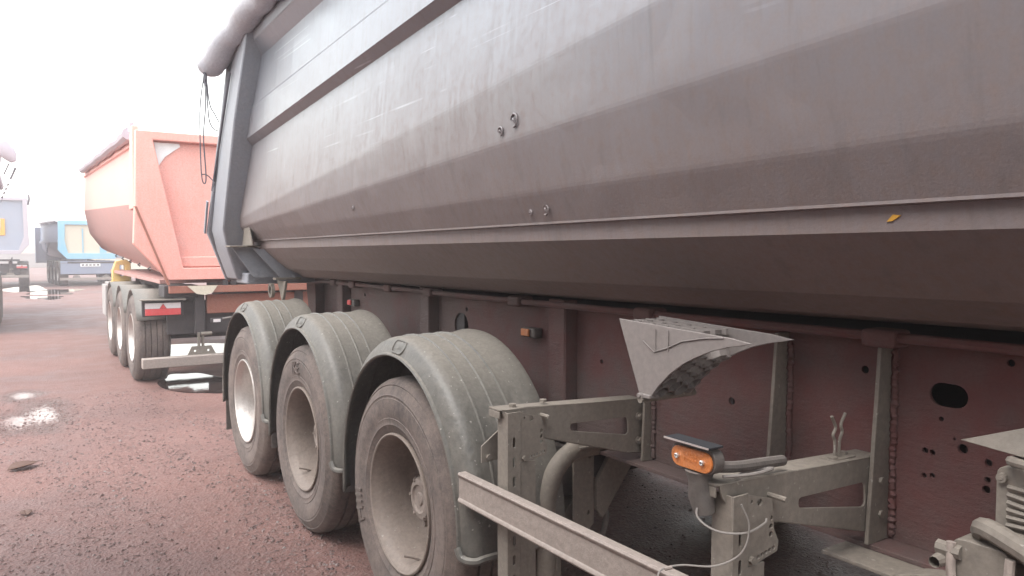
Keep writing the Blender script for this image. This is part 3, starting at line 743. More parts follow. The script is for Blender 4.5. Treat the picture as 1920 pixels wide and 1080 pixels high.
# the guard rail: a channel bar with a rolled top and bottom edge, dipping slightly to the rear
def rail_bar(y0, y1, za0, za1):
    sec = [(1.268, 0.048), (1.272, 0.054), (1.300, 0.054), (1.300, 0.046), (1.279, 0.046), (1.279, -0.046), (1.300, -0.046), (1.300, -0.054), (1.272, -0.054), (1.268, -0.048), (1.270, -0.040), (1.274, -0.036), (1.274, 0.036), (1.270, 0.040)]
    MB().loft([[(x, y0, za0 + z) for x, z in sec], [(x, y1, za1 + z) for x, z in sec]], True, True).build('guard_rail', M['bar'], G, bevel=0.001)
rail_bar(2.285, -0.3, 0.762, 0.800)

# amber side lamp on its rubber foot at the tip of the near outrigger
L0 = Vector((1.275, 1.18, 1.128))
body = MB(); body.prism([(p[0] + L0.y, p[1] + L0.z) for p in slot(0, 0, 0.135, 0.062, 6)], YZ(1.268), (1, 0, 0), 0.030)
lamp = body.build('side_lamp', M['rubber'], G, bevel=0.004)
MB().prism([(p[0] + L0.y, p[1] + L0.z) for p in slot(0, -0.002, 0.122, 0.048, 6)], YZ(1.261), (1, 0, 0), 0.0065).build('lens', M['amber'], lamp, bevel=0.003)
mb = MB()
for dy in (0.040, -0.036): mb.lathe([(-0.0075, 0.002), (-0.0085, 0.0042), (-0.007, 0.0062), (0.0, 0.0062)], (1.262, L0.y + dy, L0.z - 0.002), 12, 'x')
mb.build('rivet', M['chrome'], lamp)
mb = MB()
rnd = random.Random(3)
for i in range(2):
    for k in range(5): mb.box(1.2595, 1.2612, L0.y + 0.019 - 0.0085 * k - 0.005 * rnd.random(), L0.y + 0.022 - 0.0085 * k, L0.z + 0.004 - 0.013 * i, L0.z + 0.011 - 0.013 * i)
mb.build('lens_mark', M['amber'], lamp)
mb = MB(); mb.bar((1.272, L0.y + 0.072, L0.z + 0.036), (1.272, L0.y - 0.064, L0.z + 0.036), 0.046, 0.004); mb.build('lamp_hood', M['black_and_shade'], lamp)
mb = MB(); mb.bar((1.2475, L0.y + 0.072, L0.z + 0.0365), (1.2475, L0.y - 0.064, L0.z + 0.0365), 0.0015, 0.004); mb.build('hood_edge', M['chrome'], lamp)
mb = MB(); mb.tube([(1.285, 1.175, 1.098), (1.285, 1.175, 1.075), (1.287, 1.172, 1.04), (1.292, 1.165, 1.00)], [0.034, 0.026, 0.030, 0.024], 12); mb.build('lamp_foot', M['rubber'], lamp)
MB().tube(bez([(1.296, 1.14, 1.112), (1.36, 1.13, 1.105), (1.44, 1.13, 1.100), (1.53, 1.135, 1.092)], 5), 0.013, 10).build('cable_sleeve', M['rubber'], G)
MB().tube(bez([(1.30, 1.12, 1.094), (1.38, 1.10, 1.092), (1.46, 1.11, 1.090), (1.40, 1.13, 1.088), (1.34, 1.12, 1.085)], 6), 0.004, 6).build('cable', M['wire'], G)
MB().tube(bez([(1.275, 1.16, 1.04), (1.262, 1.16, 1.00), (1.28, 1.12, 0.975), (1.33, 1.08, 0.972), (1.40, 1.085, 0.978), (1.415, 1.09, 0.985)], 6), 0.0026, 6).build('cable', M['wire'], G)
MB().tube(bez([(1.315, 1.08, 1.04), (1.33, 1.07, 0.99), (1.318, 1.08, 0.93), (1.28, 1.12, 0.895), (1.225, 1.17, 0.892), (1.185, 1.19, 0.885), (1.172, 1.19, 0.870), (1.178, 1.185, 0.86)], 6), 0.0022, 6).build('cable', M['wire'], G)
MB().tube([(1.205, 1.18, 0.888), (1.190, 1.188, 0.885)], 0.0045, 8).build('cable_plug', M['bar'], G)
# wire clip standing on the near outrigger
base = MB(); base.box(1.735, 1.835, 1.135, 1.175, 1.0535, 1.0575); base.cyl((1.755, 1.15, 1.0575), 0.013, 0, 0.006, 'z', 8); base.cyl((1.82, 1.16, 1.0575), 0.009, 0, 0.008, 'z', 6)
clip = base.build('clip_base', M['steel'], G)
for pts in ([(1.772, 1.155, 1.058), (1.771, 1.155, 1.100), (1.763, 1.155, 1.118), (1.773, 1.155, 1.138), (1.755, 1.155, 1.168)], [(1.790, 1.155, 1.058), (1.792, 1.155, 1.100), (1.803, 1.155, 1.122), (1.797, 1.155, 1.142), (1.815, 1.155, 1.170)]):
    MB().tube(bez(pts, 6), 0.0042, 8).build('clip_wire', M['steel'], clip)

# bent tube, inner strap, plate and diagonal brace behind the far post
pt = bez([(1.93, 2.25, 0.83), (1.82, 2.25, 0.832), (1.75, 2.25, 0.826), (1.68, 2.25, 0.775), (1.64, 2.25, 0.69), (1.632, 2.25, 0.58), (1.632, 2.25, 0.25)], 6)
MB().tube(pt, 0.036, 12).build('bent_tube', M['steel'], G)
pt = bez([(1.90, 2.36, 0.79), (1.80, 2.36, 0.77), (1.745, 2.36, 0.68), (1.74, 2.36, 0.55), (1.75, 2.36, 0.3)], 6)
MB().tube(pt, 0.030, 10).build('bent_tube', M['steel'], G)
mb = MB(); mb.plate([(1.80, 0.815), (1.905, 0.815), (1.905, 0.50), (1.86, 0.46), (1.80, 0.46)], [circ(1.882, 0.778, 0.008), circ(1.875, 0.55, 0.008)], XZ(2.30), (0, 1, 0), 0.012); mb.build('hanger_plate', M['steel'], G, bevel=0.003)
mb = MB(); mb.plate([(1.70, 0.80), (1.80, 0.80), (1.80, 0.2), (1.74, 0.2)], [], XZ(2.44), (0, 1, 0), 0.02); mb.build('hanger_plate', M['steel'], G, bevel=0.003)
mb = MB(); mb.hexa([(1.905, 2.28, 0.56), (1.935, 2.28, 0.52), (1.935, 2.30, 0.52), (1.905, 2.30, 0.56)], [(2.0, 2.28, 0.80), (2.16, 2.28, 0.80), (2.16, 2.30, 0.80), (2.0, 2.30, 0.80)])
mb.hexa([(1.905, 2.28, 0.68), (1.905, 2.28, 0.56), (1.905, 2.30, 0.56), (1.905, 2.30, 0.68)], [(1.99, 2.28, 0.80), (2.0, 2.28, 0.80), (2.0, 2.30, 0.80), (1.99, 2.30, 0.80)])
mb.build('diagonal_brace', M['steel'], G, bevel=0.003)
mb = MB(); mb.box(1.76, 1.87, 2.21, 2.30, 0.835, 0.85); mb.build('tube_saddle', M['steel'], G, bevel=0.003)
MB().tube(bez([(1.93, 2.3, 0.62), (1.97, 2.3, 0.52), (1.93, 2.3, 0.42), (1.86, 2.3, 0.46)], 5), 0.012, 8).build('brake_hose', M['rubber'], G)
MB().cyl((1.88, 2.4, 0.5), 0.08, -0.03, 0.09, 'y', 18).build('brake_chamber', M['steel'], G)

# air tank, valve unit and bracket plate at the near end
mb = MB(); mb.lathe([(0.0, 0.0001), (0.0, 0.05), (0.02, 0.10), (0.05, 0.12), (0.62, 0.12), (0.65, 0.10), (0.67, 0.05), (0.67, 0.0001)], (2.35, 1.28, 0.62), 24, 'x'); mb.build('air_tank', M['concrete'], G)
mb = MB(); mb.prism([(0.60, 1.272), (0.60, 1.172), (0.81, 1.188)], lambda a, b: (1.70 + (b - 1.19) * 0.5, a, b), (1, 0, 0), 0.006); mb.build('bracket_plate', M['steel'], G, bevel=0.002)
mb = MB(); mb.prism(rounded([(0.735, 1.150), (0.52, 1.16), (0.52, 0.90), (0.735, 0.91)], 0.02), YZ(1.70), (1, 0, 0), 0.22); vu = mb.build('valve_unit', M['steel'], G, bevel=0.006)
for k in range(11):
    z = 1.11 - k * 0.016
    mb = MB(); mb.tube(bez([(1.698, 0.712, z), (1.694, 0.66, z - 0.004 * math.sin(k)), (1.697, 0.60, z + 0.003)], 3), 0.0055, 6); mb.build('cooling_rib', M['steel'], vu)
mb = MB(); mb.cyl((1.70, 0.722, 1.128), 0.010, -0.012, 0, 'x', 10); mb.cyl((1.69, 0.722, 1.128), 0.004, -0.004, 0, 'x', 8); mb.build('bolt', M['steel'], vu)
mb = MB(); mb.tube(bez([(1.72, 0.70, 1.165), (1.68, 0.70, 1.17), (1.66, 0.64, 1.172), (1.66, 0.55, 1.172)], 4), 0.010, 8); mb.build('air_pipe', M['steel'], vu)
mb = MB(); mb.tube(bez([(1.70, 0.76, 1.00), (1.67, 0.74, 1.02), (1.66, 0.69, 1.01), (1.66, 0.64, 0.985), (1.66, 0.60, 0.92)], 5), 0.022, 10); mb.build('air_hose', M['steel'], vu)
mb = MB(); mb.prism(rounded([(0.80, 0.985), (0.69, 0.985), (0.69, 0.88), (0.80, 0.88)], 0.02), YZ(1.66), (1, 0, 0), 0.09)
mb.build('valve_block', M['steel'], vu, bevel=0.006)
mb = MB(); mb.tube(bez([(1.655, 0.80, 0.975), (1.65, 0.795, 0.90), (1.65, 0.77, 0.872), (1.65, 0.72, 0.872), (1.65, 0.69, 0.90), (1.655, 0.685, 0.975)], 5), 0.010, 8); mb.build('valve_strap', M['bar'], vu)
mb = MB(); mb.lathe([(-0.03, 0.012), (0.0, 0.016), (0.02, 0.016)], (1.655, 0.82, 0.93), 10, 'x'); mb.cyl((1.66, 0.81, 0.955), 0.016, -0.03, 0.02, 'y', 8); mb.build('valve_fitting', M['steel'], vu)
# curved support arm low at the near end
rings = []
for k in range(13):
    a = R(150 - 85 * k / 12); y, z = 0.83 + 0.26 * math.cos(a) * -1, 0.60 + 0.26 * math.sin(a)
    y2, z2 = 0.83 - 0.215 * math.cos(a), 0.60 + 0.215 * math.sin(a)
    rings.append([(1.72, y, z), (1.78, y, z), (1.78, y2, z2), (1.72, y2, z2)])
MB().loft(rings, True, True).build('curved_arm', M['steel'], G, bevel=0.003)
mb = MB(); mb.box(1.76, 1.94, 0.55, 1.18, 0.795, 0.8055); mb.build('floor_plate', M['steel'], G, bevel=0.002)
mb = MB(); mb.bar((1.80, 1.02, 0.80), (1.78, 0.86, 0.775), 0.06, 0.012); mb.build('bent_strip', M['steel'], G)
# landing legs far forward, outside the picture
for x in (1.85, 3.25):
    mb = MB(); mb.box(x - 0.07, x + 0.07, -1.2, -1.06, 0.05, 1.0); mb.box(x - 0.16, x + 0.16, -1.29, -0.97, 0.0, 0.05); mb.build('landing_leg', M['dark'], G, bevel=0.01)

# ================================================================ the grey wheel chock held against the chassis
prof = [(1.665, 1.400), (1.572, 1.182), (1.535, 1.180), (1.500, 1.222), (1.457, 1.262), (1.41, 1.295), (1.362, 1.320), (1.31, 1.342), (1.256, 1.358), (1.215, 1.366), (1.185, 1.374), (1.25, 1.382)]
K = tag(empty('wheel_chock', (1.56, 1.45, 1.18)), 'grey plastic wheel chock hung below the tub, pointing along the red chassis', 'wheel chock', 'wheel chocks')
XA, XB = 1.47, 1.63
cut = rounded([(1.555, 1.384), (1.50, 1.300), (1.435, 1.345), (1.37, 1.365), (1.30, 1.374)], 0.01)
mb = MB(); mb.plate(prof, [], YZ(XA), (1, 0, 0), 0.008); mb.plate(prof, [], YZ(XB), (1, 0, 0), 0.008); mb.build('side_wall', M['chock'], K, bevel=0.0015)
# base strip, back strip and the honeycomb of cells opening on the curved face
mb = MB(); mb.hexa([(XA + 0.0085, 1.575, 1.19), (XB - 0.0005, 1.575, 1.19), (XB - 0.0005, 1.568, 1.19), (XA + 0.0085, 1.568, 1.19)], [(XA + 0.0085, 1.661, 1.394), (XB - 0.0005, 1.661, 1.394), (XB - 0.0005, 1.654, 1.394), (XA + 0.0085, 1.654, 1.394)]); mb.build('back_wall', M['chock'], K)
mb = MB()
for k in range(5):
    y = 1.62 - 0.055 * k; mb.box(XA + 0.008, XB, y - 0.003, y + 0.003, 1.372 if k > 1 else 1.36, 1.394 - 0.0028 * k)
for k in range(3):
    x = XA + 0.05 + 0.045 * k; mb.hexa([(x - 0.003, 1.38, 1.37), (x + 0.003, 1.38, 1.37), (x + 0.003, 1.65, 1.37), (x - 0.003, 1.65, 1.37)], [(x - 0.003, 1.38, 1.386), (x + 0.003, 1.38, 1.386), (x + 0.003, 1.65, 1.397), (x - 0.003, 1.65, 1.397)])
mb.build('top_rib', M['chock'], K)
arc = prof[2:11]
def arc_pt(t):
    t *= len(arc) - 1; i = min(int(t), len(arc) - 2); f = t - i
    a, b = Vector(arc[i]), Vector(arc[i + 1]); p = a + (b - a) * f; d = (b - a).normalized(); return p, Vector((-d.y, d.x)) * -1
mb = MB()
sk = [arc_pt(k / 24)[0] for k in range(25)]
seg_ = [((Vector(q) - Vector(p)).length) for p, q in zip(sk, sk[1:])]; tot = sum(seg_)
def at_len(l):
    for i, g in enumerate(seg_):
        if l <= g: break
        l -= g
    p, q = Vector(sk[i]), Vector(sk[i + 1]); d = (q - p).normalized(); nn = Vector((-d.y, d.x))
    if nn.y > 0: nn = -nn
    return p + d * l, d, nn
r1 = 0.0255
for j in range(5):
    xc = XA + 0.030 + 1.5 * r1 * j
    if xc > XB - 0.012: continue
    for i in range(7):
        l = 0.028 + math.sqrt(3) * r1 * (i + 0.5 * (j % 2))
        if l > tot * 0.52: continue
        p, d, nn = at_len(l); rings = []
        for dep, rr in ((-0.05, r1 * 0.93), (0.003, r1 * 0.93), (0.003, r1 * 1.0), (-0.05, r1 * 1.0)):
            rings.append([(xc + rr * math.cos(a_), *(p + d * (rr * math.sin(a_)) + nn * dep)) for a_ in [math.pi / 3 * q for q in range(6)]])
        rings = [[(x_, y_, min(z_, 1.366)) for x_, y_, z_ in r_] for r_ in rings]
        mb.loft(rings, True)
mb.build('honeycomb', M['chock'], K)
mb = MB()
for y0, y1 in ((1.512, 1.509), (1.463, 1.460)): mb.box(XA - 0.003, XA - 0.0005, y1, y0, 1.325, 1.382)
mb.tube([(XA - 0.002, 1.56, 1.345), (XA - 0.002, 1.515, 1.318), (XA - 0.002, 1.47, 1.332), (XA - 0.002, 1.41, 1.358), (XA - 0.002, 1.33, 1.374), (XA - 0.001, 1.27, 1.380)], 0.0017, 6)
mb.build('grip_recess', M['chock'], K)
mb = MB(); mb.cyl((XA + 0.02, 1.562, 1.176), 0.010, -0.03, 0.19, 'x', 10); mb.build('holder_pin', M['steel'], K)
mb = MB(); mb.box(XA - 0.008, XA + 0.03, 1.525, 1.572, 1.183, 1.194); mb.cyl((XA, 1.565, 1.188), 0.008, -0.014, 0.02, 'x', 8); mb.build('pin_clip', M['chock'], K, bevel=0.002)

# ================================================================ other tipper trailers (local frame: rear face at y=0, front towards +y)
def tipper(name_label, mats, zt=2.95, zm=2.1, zb=1.25, dz=0.3, L=9.5, axles=(0.85, 2.16, 3.47), bumper_z=0.30, w=1.275, frame=0.14, gate_in=None, chassis_z=1.15, roll=True, plate_=True, bed=0.45):
    T = empty('tipper_trailer', (0, 0, 0)); tag(T, name_label, 'trailer', 'tipper trailers in the yard')
    xb = bed * 2 * 0.5 + 0.45
    def ring(y):
        s = dz * y / L; q = w - 0.06
        if y < 0.4: q = w - 0.05
        l = [(-q + 0.02, zt + s), (-q, zt - 0.10 + s), (-q + 0.03, zt - 0.12 + s), (-q, zm + s), (-(q + xb) / 2 - 0.06, (zm + zb) / 2 - 0.06 + s), (-xb, zb + 0.06 + s), (-xb + 0.10, zb + s)]
        return [(x, y, z) for x, z in l] + [(-x, y, z) for x, z in reversed(l)]
    n = len(ring(0)); k = n // 2
    ys_ = [0.10, 0.4, L * 0.35, L * 0.65, L]
    mb = MB(); mb.loft([ring(y)[:4] for y in ys_]); mb.loft([ring(y)[-4:] for y in ys_]); mb.build('tub_side', M[mats['side']], T, bevel=0.01)
    mb = MB(); mb.loft([ring(y)[3:n - 3] for y in ys_]); mb.add(ring(L), [tuple(range(n))]); tb = mb.build('tub_underside', M[mats['under']], T)
    mb = MB(); rings = []
    for y in (0.15, 3, 6, L): rings.append([(-w + 0.08 + (2 * w - 0.16) * j / 8, y, zt + -0.10 + dz * y / L + 0.05 * math.sin(math.pi * j / 8)) for j in range(9)])
    mb.loft(rings); mb.build('tarpaulin', M[mats['tarp']], T)
    if roll:
        for sx in (-1, 1):
            pts = [(sx * (w - 0.02), y, zt + 0.02 + dz * y / L + 0.008 * math.sin(y * 3)) for y in [0.75 + 0.35 * i for i in range(int((L - 0.7) / 0.35))]]
            MB().tube(pts, [0.075 + 0.012 * math.sin(i * 1.9) for i in range(len(pts))], 10).build('tarp_roll', M[mats['roll']], T)
    # rear frame ring with slanted feet and the recessed gate
    o = [(-w, zt), (-w - 0.02, zm), (-xb - 0.42, zb + 0.42), (-xb - 0.06, zb), (xb + 0.06, zb), (xb + 0.42, zb + 0.42), (w + 0.02, zm), (w, zt)]
    i_ = gate_in or [(-w + frame, zt - frame * 0.7), (-w + frame * 0.9, zm + 0.05), (-xb - 0.02, zb + frame), (xb + 0.02, zb + frame), (w - frame * 0.9, zm + 0.05), (w - frame, zt - frame * 0.7)]
    fr = MB().plate(o, [i_], XZ(0), (0, 1, 0), 0.10).build('gate_frame', M[mats['frame']], T, bevel=0.012)
    c = Vector((0, (zt + zb) / 2))
    g = [(x * 1.03, c.y + (z - c.y) * 1.03) for x, z in i_]
    gate = MB().plate(g, [], XZ(0.102), (0, 1, 0), 0.03).build('tailgate', M[mats['gate']], T)
    # chassis, wheels, bumper, lamps
    cz = chassis_z
    for sx in (-1, 1):
        mb = MB(); hl = [slot(y, cz - 0.28, 0.08, 0.24) for y in (4.25, 4.45, 4.65)]
        mb.plate([(0.15, cz - 0.05), (6.0, cz + 0.05), (6.0, cz - 0.30), (5.4, cz - 0.44), (0.5, cz - 0.46), (0.15, cz - 0.25)], hl, YZ(sx * 0.62), (1, 0, 0), 0.02); mb.build('chassis_rail', M[mats['chassis']], T)
    MB().box(-0.95, 0.95, 0.02, 0.14, cz - 0.10, cz - 0.015).build('rear_crossbeam', M[mats['beam']], T, bevel=0.008)
    mb = MB()
    rr = random.Random(2)
    for y in axles:
        for sx in (-1, 1):
            wheel(T, (sx * (w - 0.005), y, RC), sx, 'rim_bright' if sx < 0 else 'rim')
        MB().tube([(-0.95, y, RC), (0.95, y, RC)], 0.045, 10).build('axle', M['dark'], T)
        for sx in (-1, 1):
            mb = MB(); rings = []
            for q in range(13):
                a = R(155 - 130 * q / 12); rings.append([(sx * (w - 0.01), y + 0.58 * math.cos(a), RC + 0.60 * math.sin(a)), (sx * (w - 0.42), y + 0.58 * math.cos(a), RC + 0.60 * math.sin(a))])
            mb.loft(rings); f = mb.build('mudguard', M['fender'], T); so_ = f.modifiers.new('t', 'SOLIDIFY'); so_.thickness = 0.012
    bb = MB().box(-w + 0.02, w - 0.02, -0.02, 0.10, bumper_z - 0.055, bumper_z + 0.06).build('rear_bumper', M['bar'], T, bevel=0.008)
    for sx in (-1, 1):
        x = sx * 0.60
        MB().box(x - 0.055, x + 0.055, 0.14, 0.24, bumper_z + 0.30, cz - 0.05).build('bumper_arm', M['dark'], T, bevel=0.01)
        mb = MB(); mb.box(x - 0.035, x - 0.012, 0.10, 0.16, bumper_z + 0.06, bumper_z + 0.32); mb.box(x + 0.012, x + 0.035, 0.10, 0.16, bumper_z + 0.06, bumper_z + 0.32)
        mb.plate([(x - 0.16, bumper_z + 0.06), (x - 0.11, bumper_z + 0.16), (x + 0.11, bumper_z + 0.16), (x + 0.16, bumper_z + 0.06)], [circ(x - 0.075, bumper_z + 0.105, 0.014, 8), circ(x + 0.075, bumper_z + 0.105, 0.014, 8)], XZ(0.085), (0, 1, 0), 0.012)
        mb.tube([(x - 0.01, 0.05, bumper_z + 0.31), (x + 0.11, 0.05, bumper_z + 0.31)], 0.022, 8); mb.build('bumper_bracket', M['steel'], T)
        xl = sx * (w - 0.26)
        lm = MB().box(xl - 0.22, xl + 0.22, 0.09, 0.15, 0.835, 1.02).build('tail_lamp', M['dark'], T, bevel=0.006)
        MB().box(xl - 0.19, xl + 0.19, 0.07, 0.0895, 0.850, 0.925).build('red_lens', M['redlens'], lm, bevel=0.004)
        MB().plate([(xl - 0.19, 0.928), (xl - 0.04, 0.928), (xl, 0.988), (xl + 0.04, 0.928), (xl + 0.19, 0.928), (xl + 0.19, 0.992), (xl - 0.19, 0.992)], [], XZ(0.072), (0, 1, 0), 0.017).build('clear_lens', M['whitelens'], lm)
        MB().plate([(xl - 0.036, 0.9285), (xl + 0.036, 0.9285), (xl, 0.982)], [], XZ(0.073), (0, 1, 0), 0.016).build('reflector', M['redlens'], lm)
        MB().box(xl - 0.24, xl + 0.24, 0.02, 0.15, 1.024, 1.036).build('lamp_hood', M['steel'], lm)
    MB().box(-0.95, 0.95, 0.25, 0.30, 0.60, cz - 0.20).build('spray_panel', M['dark'], T)
    return T, ring, gate, fr

# orange trailer parked behind the grey one
gi = [(-1.09, 2.86), (-0.80, 1.40), (0.80, 1.40), (1.09, 2.86)]
O, oring, ogate, oframe = tipper('orange tipper trailer seen from behind, its tub end and puddle beside the grey trailer', dict(side='orange', under='orange_shaded', tarp='tarp', roll='mauve', frame='orange', gate='orange', chassis='dark', beam='rust'),
    zt=2.96, zm=2.14, zb=1.26, dz=0.33, L=9.3, axles=(0.86, 2.18, 3.50), bumper_z=0.30, gate_in=gi, chassis_z=1.20, roll=True)
# seams, side post flange, spill guard and boxes that the photo shows on it
for sx in (-1, 1):
    mb = MB(); mb.hexa([(sx * 1.225, 0.102, 2.08), (sx * 1.295, 0.102, 2.08), (sx * 1.295, 0.55, 2.08), (sx * 1.225, 0.55, 2.08)], [(sx * 1.225, 0.102, 3.02), (sx * 1.295, 0.102, 3.02), (sx * 1.295, 0.30, 3.02), (sx * 1.225, 0.30, 3.02)])
    mb.build('side_post', M['orange'], O, bevel=0.01)
for sx in (-1, 1):
    mb = MB(); mb.hexa([(sx * 1.30, -0.012, 2.10), (sx * 1.275, -0.012, 2.10), (sx * 0.945, -0.012, 1.20), (sx * 0.965, -0.012, 1.20)], [(sx * 1.30, 0.10, 2.10), (sx * 1.275, 0.10, 2.10), (sx * 0.945, 0.10, 1.20), (sx * 0.965, 0.10, 1.20)])
    mb.build('frame_flange', M['rust'], O)
mb = MB(); mb.plate([(-1.07, 2.845), (-0.80, 2.845), (-0.79, 2.81), (-0.86, 2.76), (-0.96, 2.68), (-1.03, 2.57)], [], XZ(0.085), (0, 1, 0), 0.012); mb.build('bright_patch', M['white'], ogate)  # bright light at the gate corner, put in as a white plate
mb = MB(); mb.box(-0.82, 0.82, 0.06, 0.1015, 1.41, 1.53); mb.build('gate_ledge', M['orange'], ogate, bevel=0.01)
mb = MB(); mb.tube([(-0.8, 2.0 * 0 + 5.0, 1.43), (-0.8, 0.6, 1.29)], 0.02, 6); mb.build('under_seam', M['orange_shaded'], O)
mb = MB()
for k in range(5):
    y = 1.2 + 1.0 * k; mb.tube([(-0.99, y, 1.345 + 0.0355 * y), (-1.02, y, 1.325 + 0.0355 * y), (-0.99, y, 1.305 + 0.0355 * y)], 0.012, 6)
mb.build('seam_hook', M['dark'], O)
mb = MB(); mb.box(-0.985, 0.985, 0.5, 6.5, 1.20, 1.245); mb.build('subframe', M['orange_shaded'], O)
mb = MB(); mb.box(-0.52, 1.0, 0.16, 0.24, 0.84, 1.07); mb.build('rear_box', M['rust'], O, bevel=0.008)
mb = MB(); mb.prism([(-0.76, 1.186), (-0.42, 1.186), (-0.48, 1.10), (-0.56, 1.075), (-0.66, 1.09)], XZ(0.012), (0, -1, 0), 0.004); mb.build('cream_splash', M['cream'], O)  # cream splash on the beam, built as a thin plate
mb = MB(); mb.box(-0.50, -0.37, 0.02, 0.07, 0.735, 0.79); wl = mb.build('work_lamp', M['dark'], O, bevel=0.006); MB().box(-0.475, -0.395, 0.01, 0.0195, 0.745, 0.780).build('lens', M['whitelens'], wl)
MB().tube(bez([(-0.37, 0.05, 0.78), (-0.22, 0.05, 0.79), (-0.02, 0.05, 0.72), (0.08, 0.08, 0.66)], 5), 0.012, 6).build('lamp_cable', M['wire'], wl)
for x in (-0.33, -0.23): MB().box(x - 0.03, x + 0.03, 0.02, 0.08, 1.185, 1.25).build('gate_hinge', M['dark'], O)
MB().box(-1.0, -0.62, 0.10, 0.5, 1.05, 1.19).build('corner_box', M['dark'], O, bevel=0.01)
MB().box(-1.10, -0.64, 5.6, 6.3, 0.70, 1.034).build('tool_box', M['concrete'], O, bevel=0.015)
mb = MB(); mb.box(-1.27, -1.22, 4.2, 4.75, 0.55, 1.05); mb.build('side_guard', M['concrete'], O, bevel=0.01)
MB().tube([(-1.28, 0.3, 2.96), (-1.28, 0.3, 3.08)], 0.03, 6).build('post_cap', M['mauve'], O)
O.location = (2.375, 9.40, 0)

# blue trailer far down the row
B, bring, bgate, bfr = tipper('light blue tipper trailer with an open pale gate, far behind the orange trailer', dict(side='bluegrey', under='bluegrey', tarp='tarp', roll='white', frame='blue', gate='cream', chassis='dark', beam='dark'),
    zt=2.95, zm=2.0, zb=1.22, dz=0.1, L=8.5, axles=(0.75, 2.05, 3.35, 4.65), bumper_z=0.32, frame=0.26, chassis_z=1.12)
MB().box(-0.45, 0.35, -0.01, 0.015, 0.88, 1.02).build('number_plate', M['white'], B)
mb = MB(); mb.box(-1.22, 1.22, 0.03, 0.13, 0.55, 1.14); mb.build('rear_panel', M['bluegrey'], B)
mb = MB()
for k in range(5): mb.box(-0.40 + 0.15 * k, -0.30 + 0.15 * k, -0.013, -0.0105, 0.92, 0.98)
mb.build('plate_lettering', M['dark'], B)
mb = MB(); mb.box(-0.34, -0.30, 0.06, 0.10, 1.5, 2.6); mb.box(0.36, 0.62, 0.05, 0.10, 1.5, 2.72); mb.build('gate_bar', M['blue'], bgate)
mb = MB(); mb.box(-1.45, 1.2, 8.6, 8.75, 0.95, 2.85)
mb.build('front_wall', M['greyblue'], B, bevel=0.02)
mb = MB()
for k in range(6): mb.box(-1.44 + 0.44 * k, -1.40 + 0.44 * k, 8.55, 8.598, 0.97, 2.83)
mb.build('wall_rib', M['greyblue'], B)
mb = MB(); mb.bar((-1.28, 3.6, 2.0), (-1.28, 5.0, 1.5), 0.05, 0.06); mb.bar((-1.28, 5.4, 2.0), (-1.28, 4.6, 1.5), 0.05, 0.06); mb.box(-1.29, -1.25, 0.5, 8.2, 1.98, 2.10); mb.build('side_brace', M['bluegrey'], B)
B.location = (2.66, 39.0, 0); B.rotation_euler = (0, 0, R(4.0))

# pale grey trailer far left, with the orange placard
P_, pring, pgate, pfr = tipper('pale grey tipper trailer far off, with an orange placard on its blue-grey gate', dict(side='mauve', under='mauve', tarp='tarp', roll='white', frame='mauve', gate='greyblue', chassis='dark', beam='dark'),
    zt=3.85, zm=2.15, zb=1.45, dz=0.1, L=8.0, axles=(0.8, 2.1, 3.4), bumper_z=0.50, frame=0.17, chassis_z=1.25)
MB().box(0.20, 0.46, 0.06, 0.10, 2.25, 2.95).build('placard', M['placard'], pgate)
mb = MB(); mb.box(0.05, 0.10, 0.07, 0.10, 1.7, 3.7); mb.box(-0.75, -0.70, 0.07, 0.10, 1.7, 3.7); mb.build('gate_seam', M['bluegrey'], pgate)
MB().tube([(1.30, 0.1, 3.55), (1.36, 0.05, 3.80), (1.33, 0.05, 4.0)], 0.04, 6).build('tarp_tie', M['darkwire'], P_)
P_.location = (-1.02, 38.2, 0)

# trailer whose tarp end just reaches into the left edge
Q, qring, qgate, qfr = tipper('trailer at the left edge of the view, only its sagging tarp end showing', dict(side='mauve', under='mauve', tarp='tarp', roll='mauve', frame='mauve', gate='mauve', chassis='dark', beam='dark'),
    zt=3.25, zm=2.2, zb=1.4, dz=0.05, L=8.0, axles=(0.9, 2.2, 3.5), bumper_z=0.5, frame=0.17, chassis_z=1.2)
mb = MB(); mb.tube([(1.60, -0.42, 3.27), (1.56, -0.41, 3.36), (1.46, -0.35, 3.52), (1.32, -0.1, 3.62), (1.22, 0.5, 3.60), (1.18, 3.0, 3.50)], [0.05, 0.11, 0.17, 0.20, 0.20, 0.16], 14); mb.build('tarp_end', M['mauve'], Q)
mb = MB(); mb.tube([(1.53, -0.4, 3.24), (1.44, -0.4, 3.02)], 0.014, 6); mb.tube([(1.63, -0.4, 3.16), (1.54, -0.4, 2.94)], 0.02, 6)
for k in range(4): mb.tube([(1.51 - 0.033 * k, -0.4, 2.86 - 0.08 * k), (1.495 - 0.033 * k, -0.4, 2.82 - 0.08 * k)], 0.018, 6)
mb.tube([(1.63, -0.4, 3.22), (1.38, -0.4, 2.50)], 0.004, 6); mb.build('tarp_strap', M['darkwire'], Q)
Q.location = (-1.68, 17.4, 0)
Q2 = copy_tree(Q); Q2.location = (-2.15, -3.6, 0)  # unseen copy added to shade the near trailer
tag(Q2, 'added grey tipper trailer across the aisle, unseen, shading the near one')

Q3 = copy_tree(Q); Q3.location = (6.2, -2.4, 0)  # unseen copy added to block sky light from the right
tag(Q3, 'added grey tipper trailer in the next row, hidden, blocking light from the right')
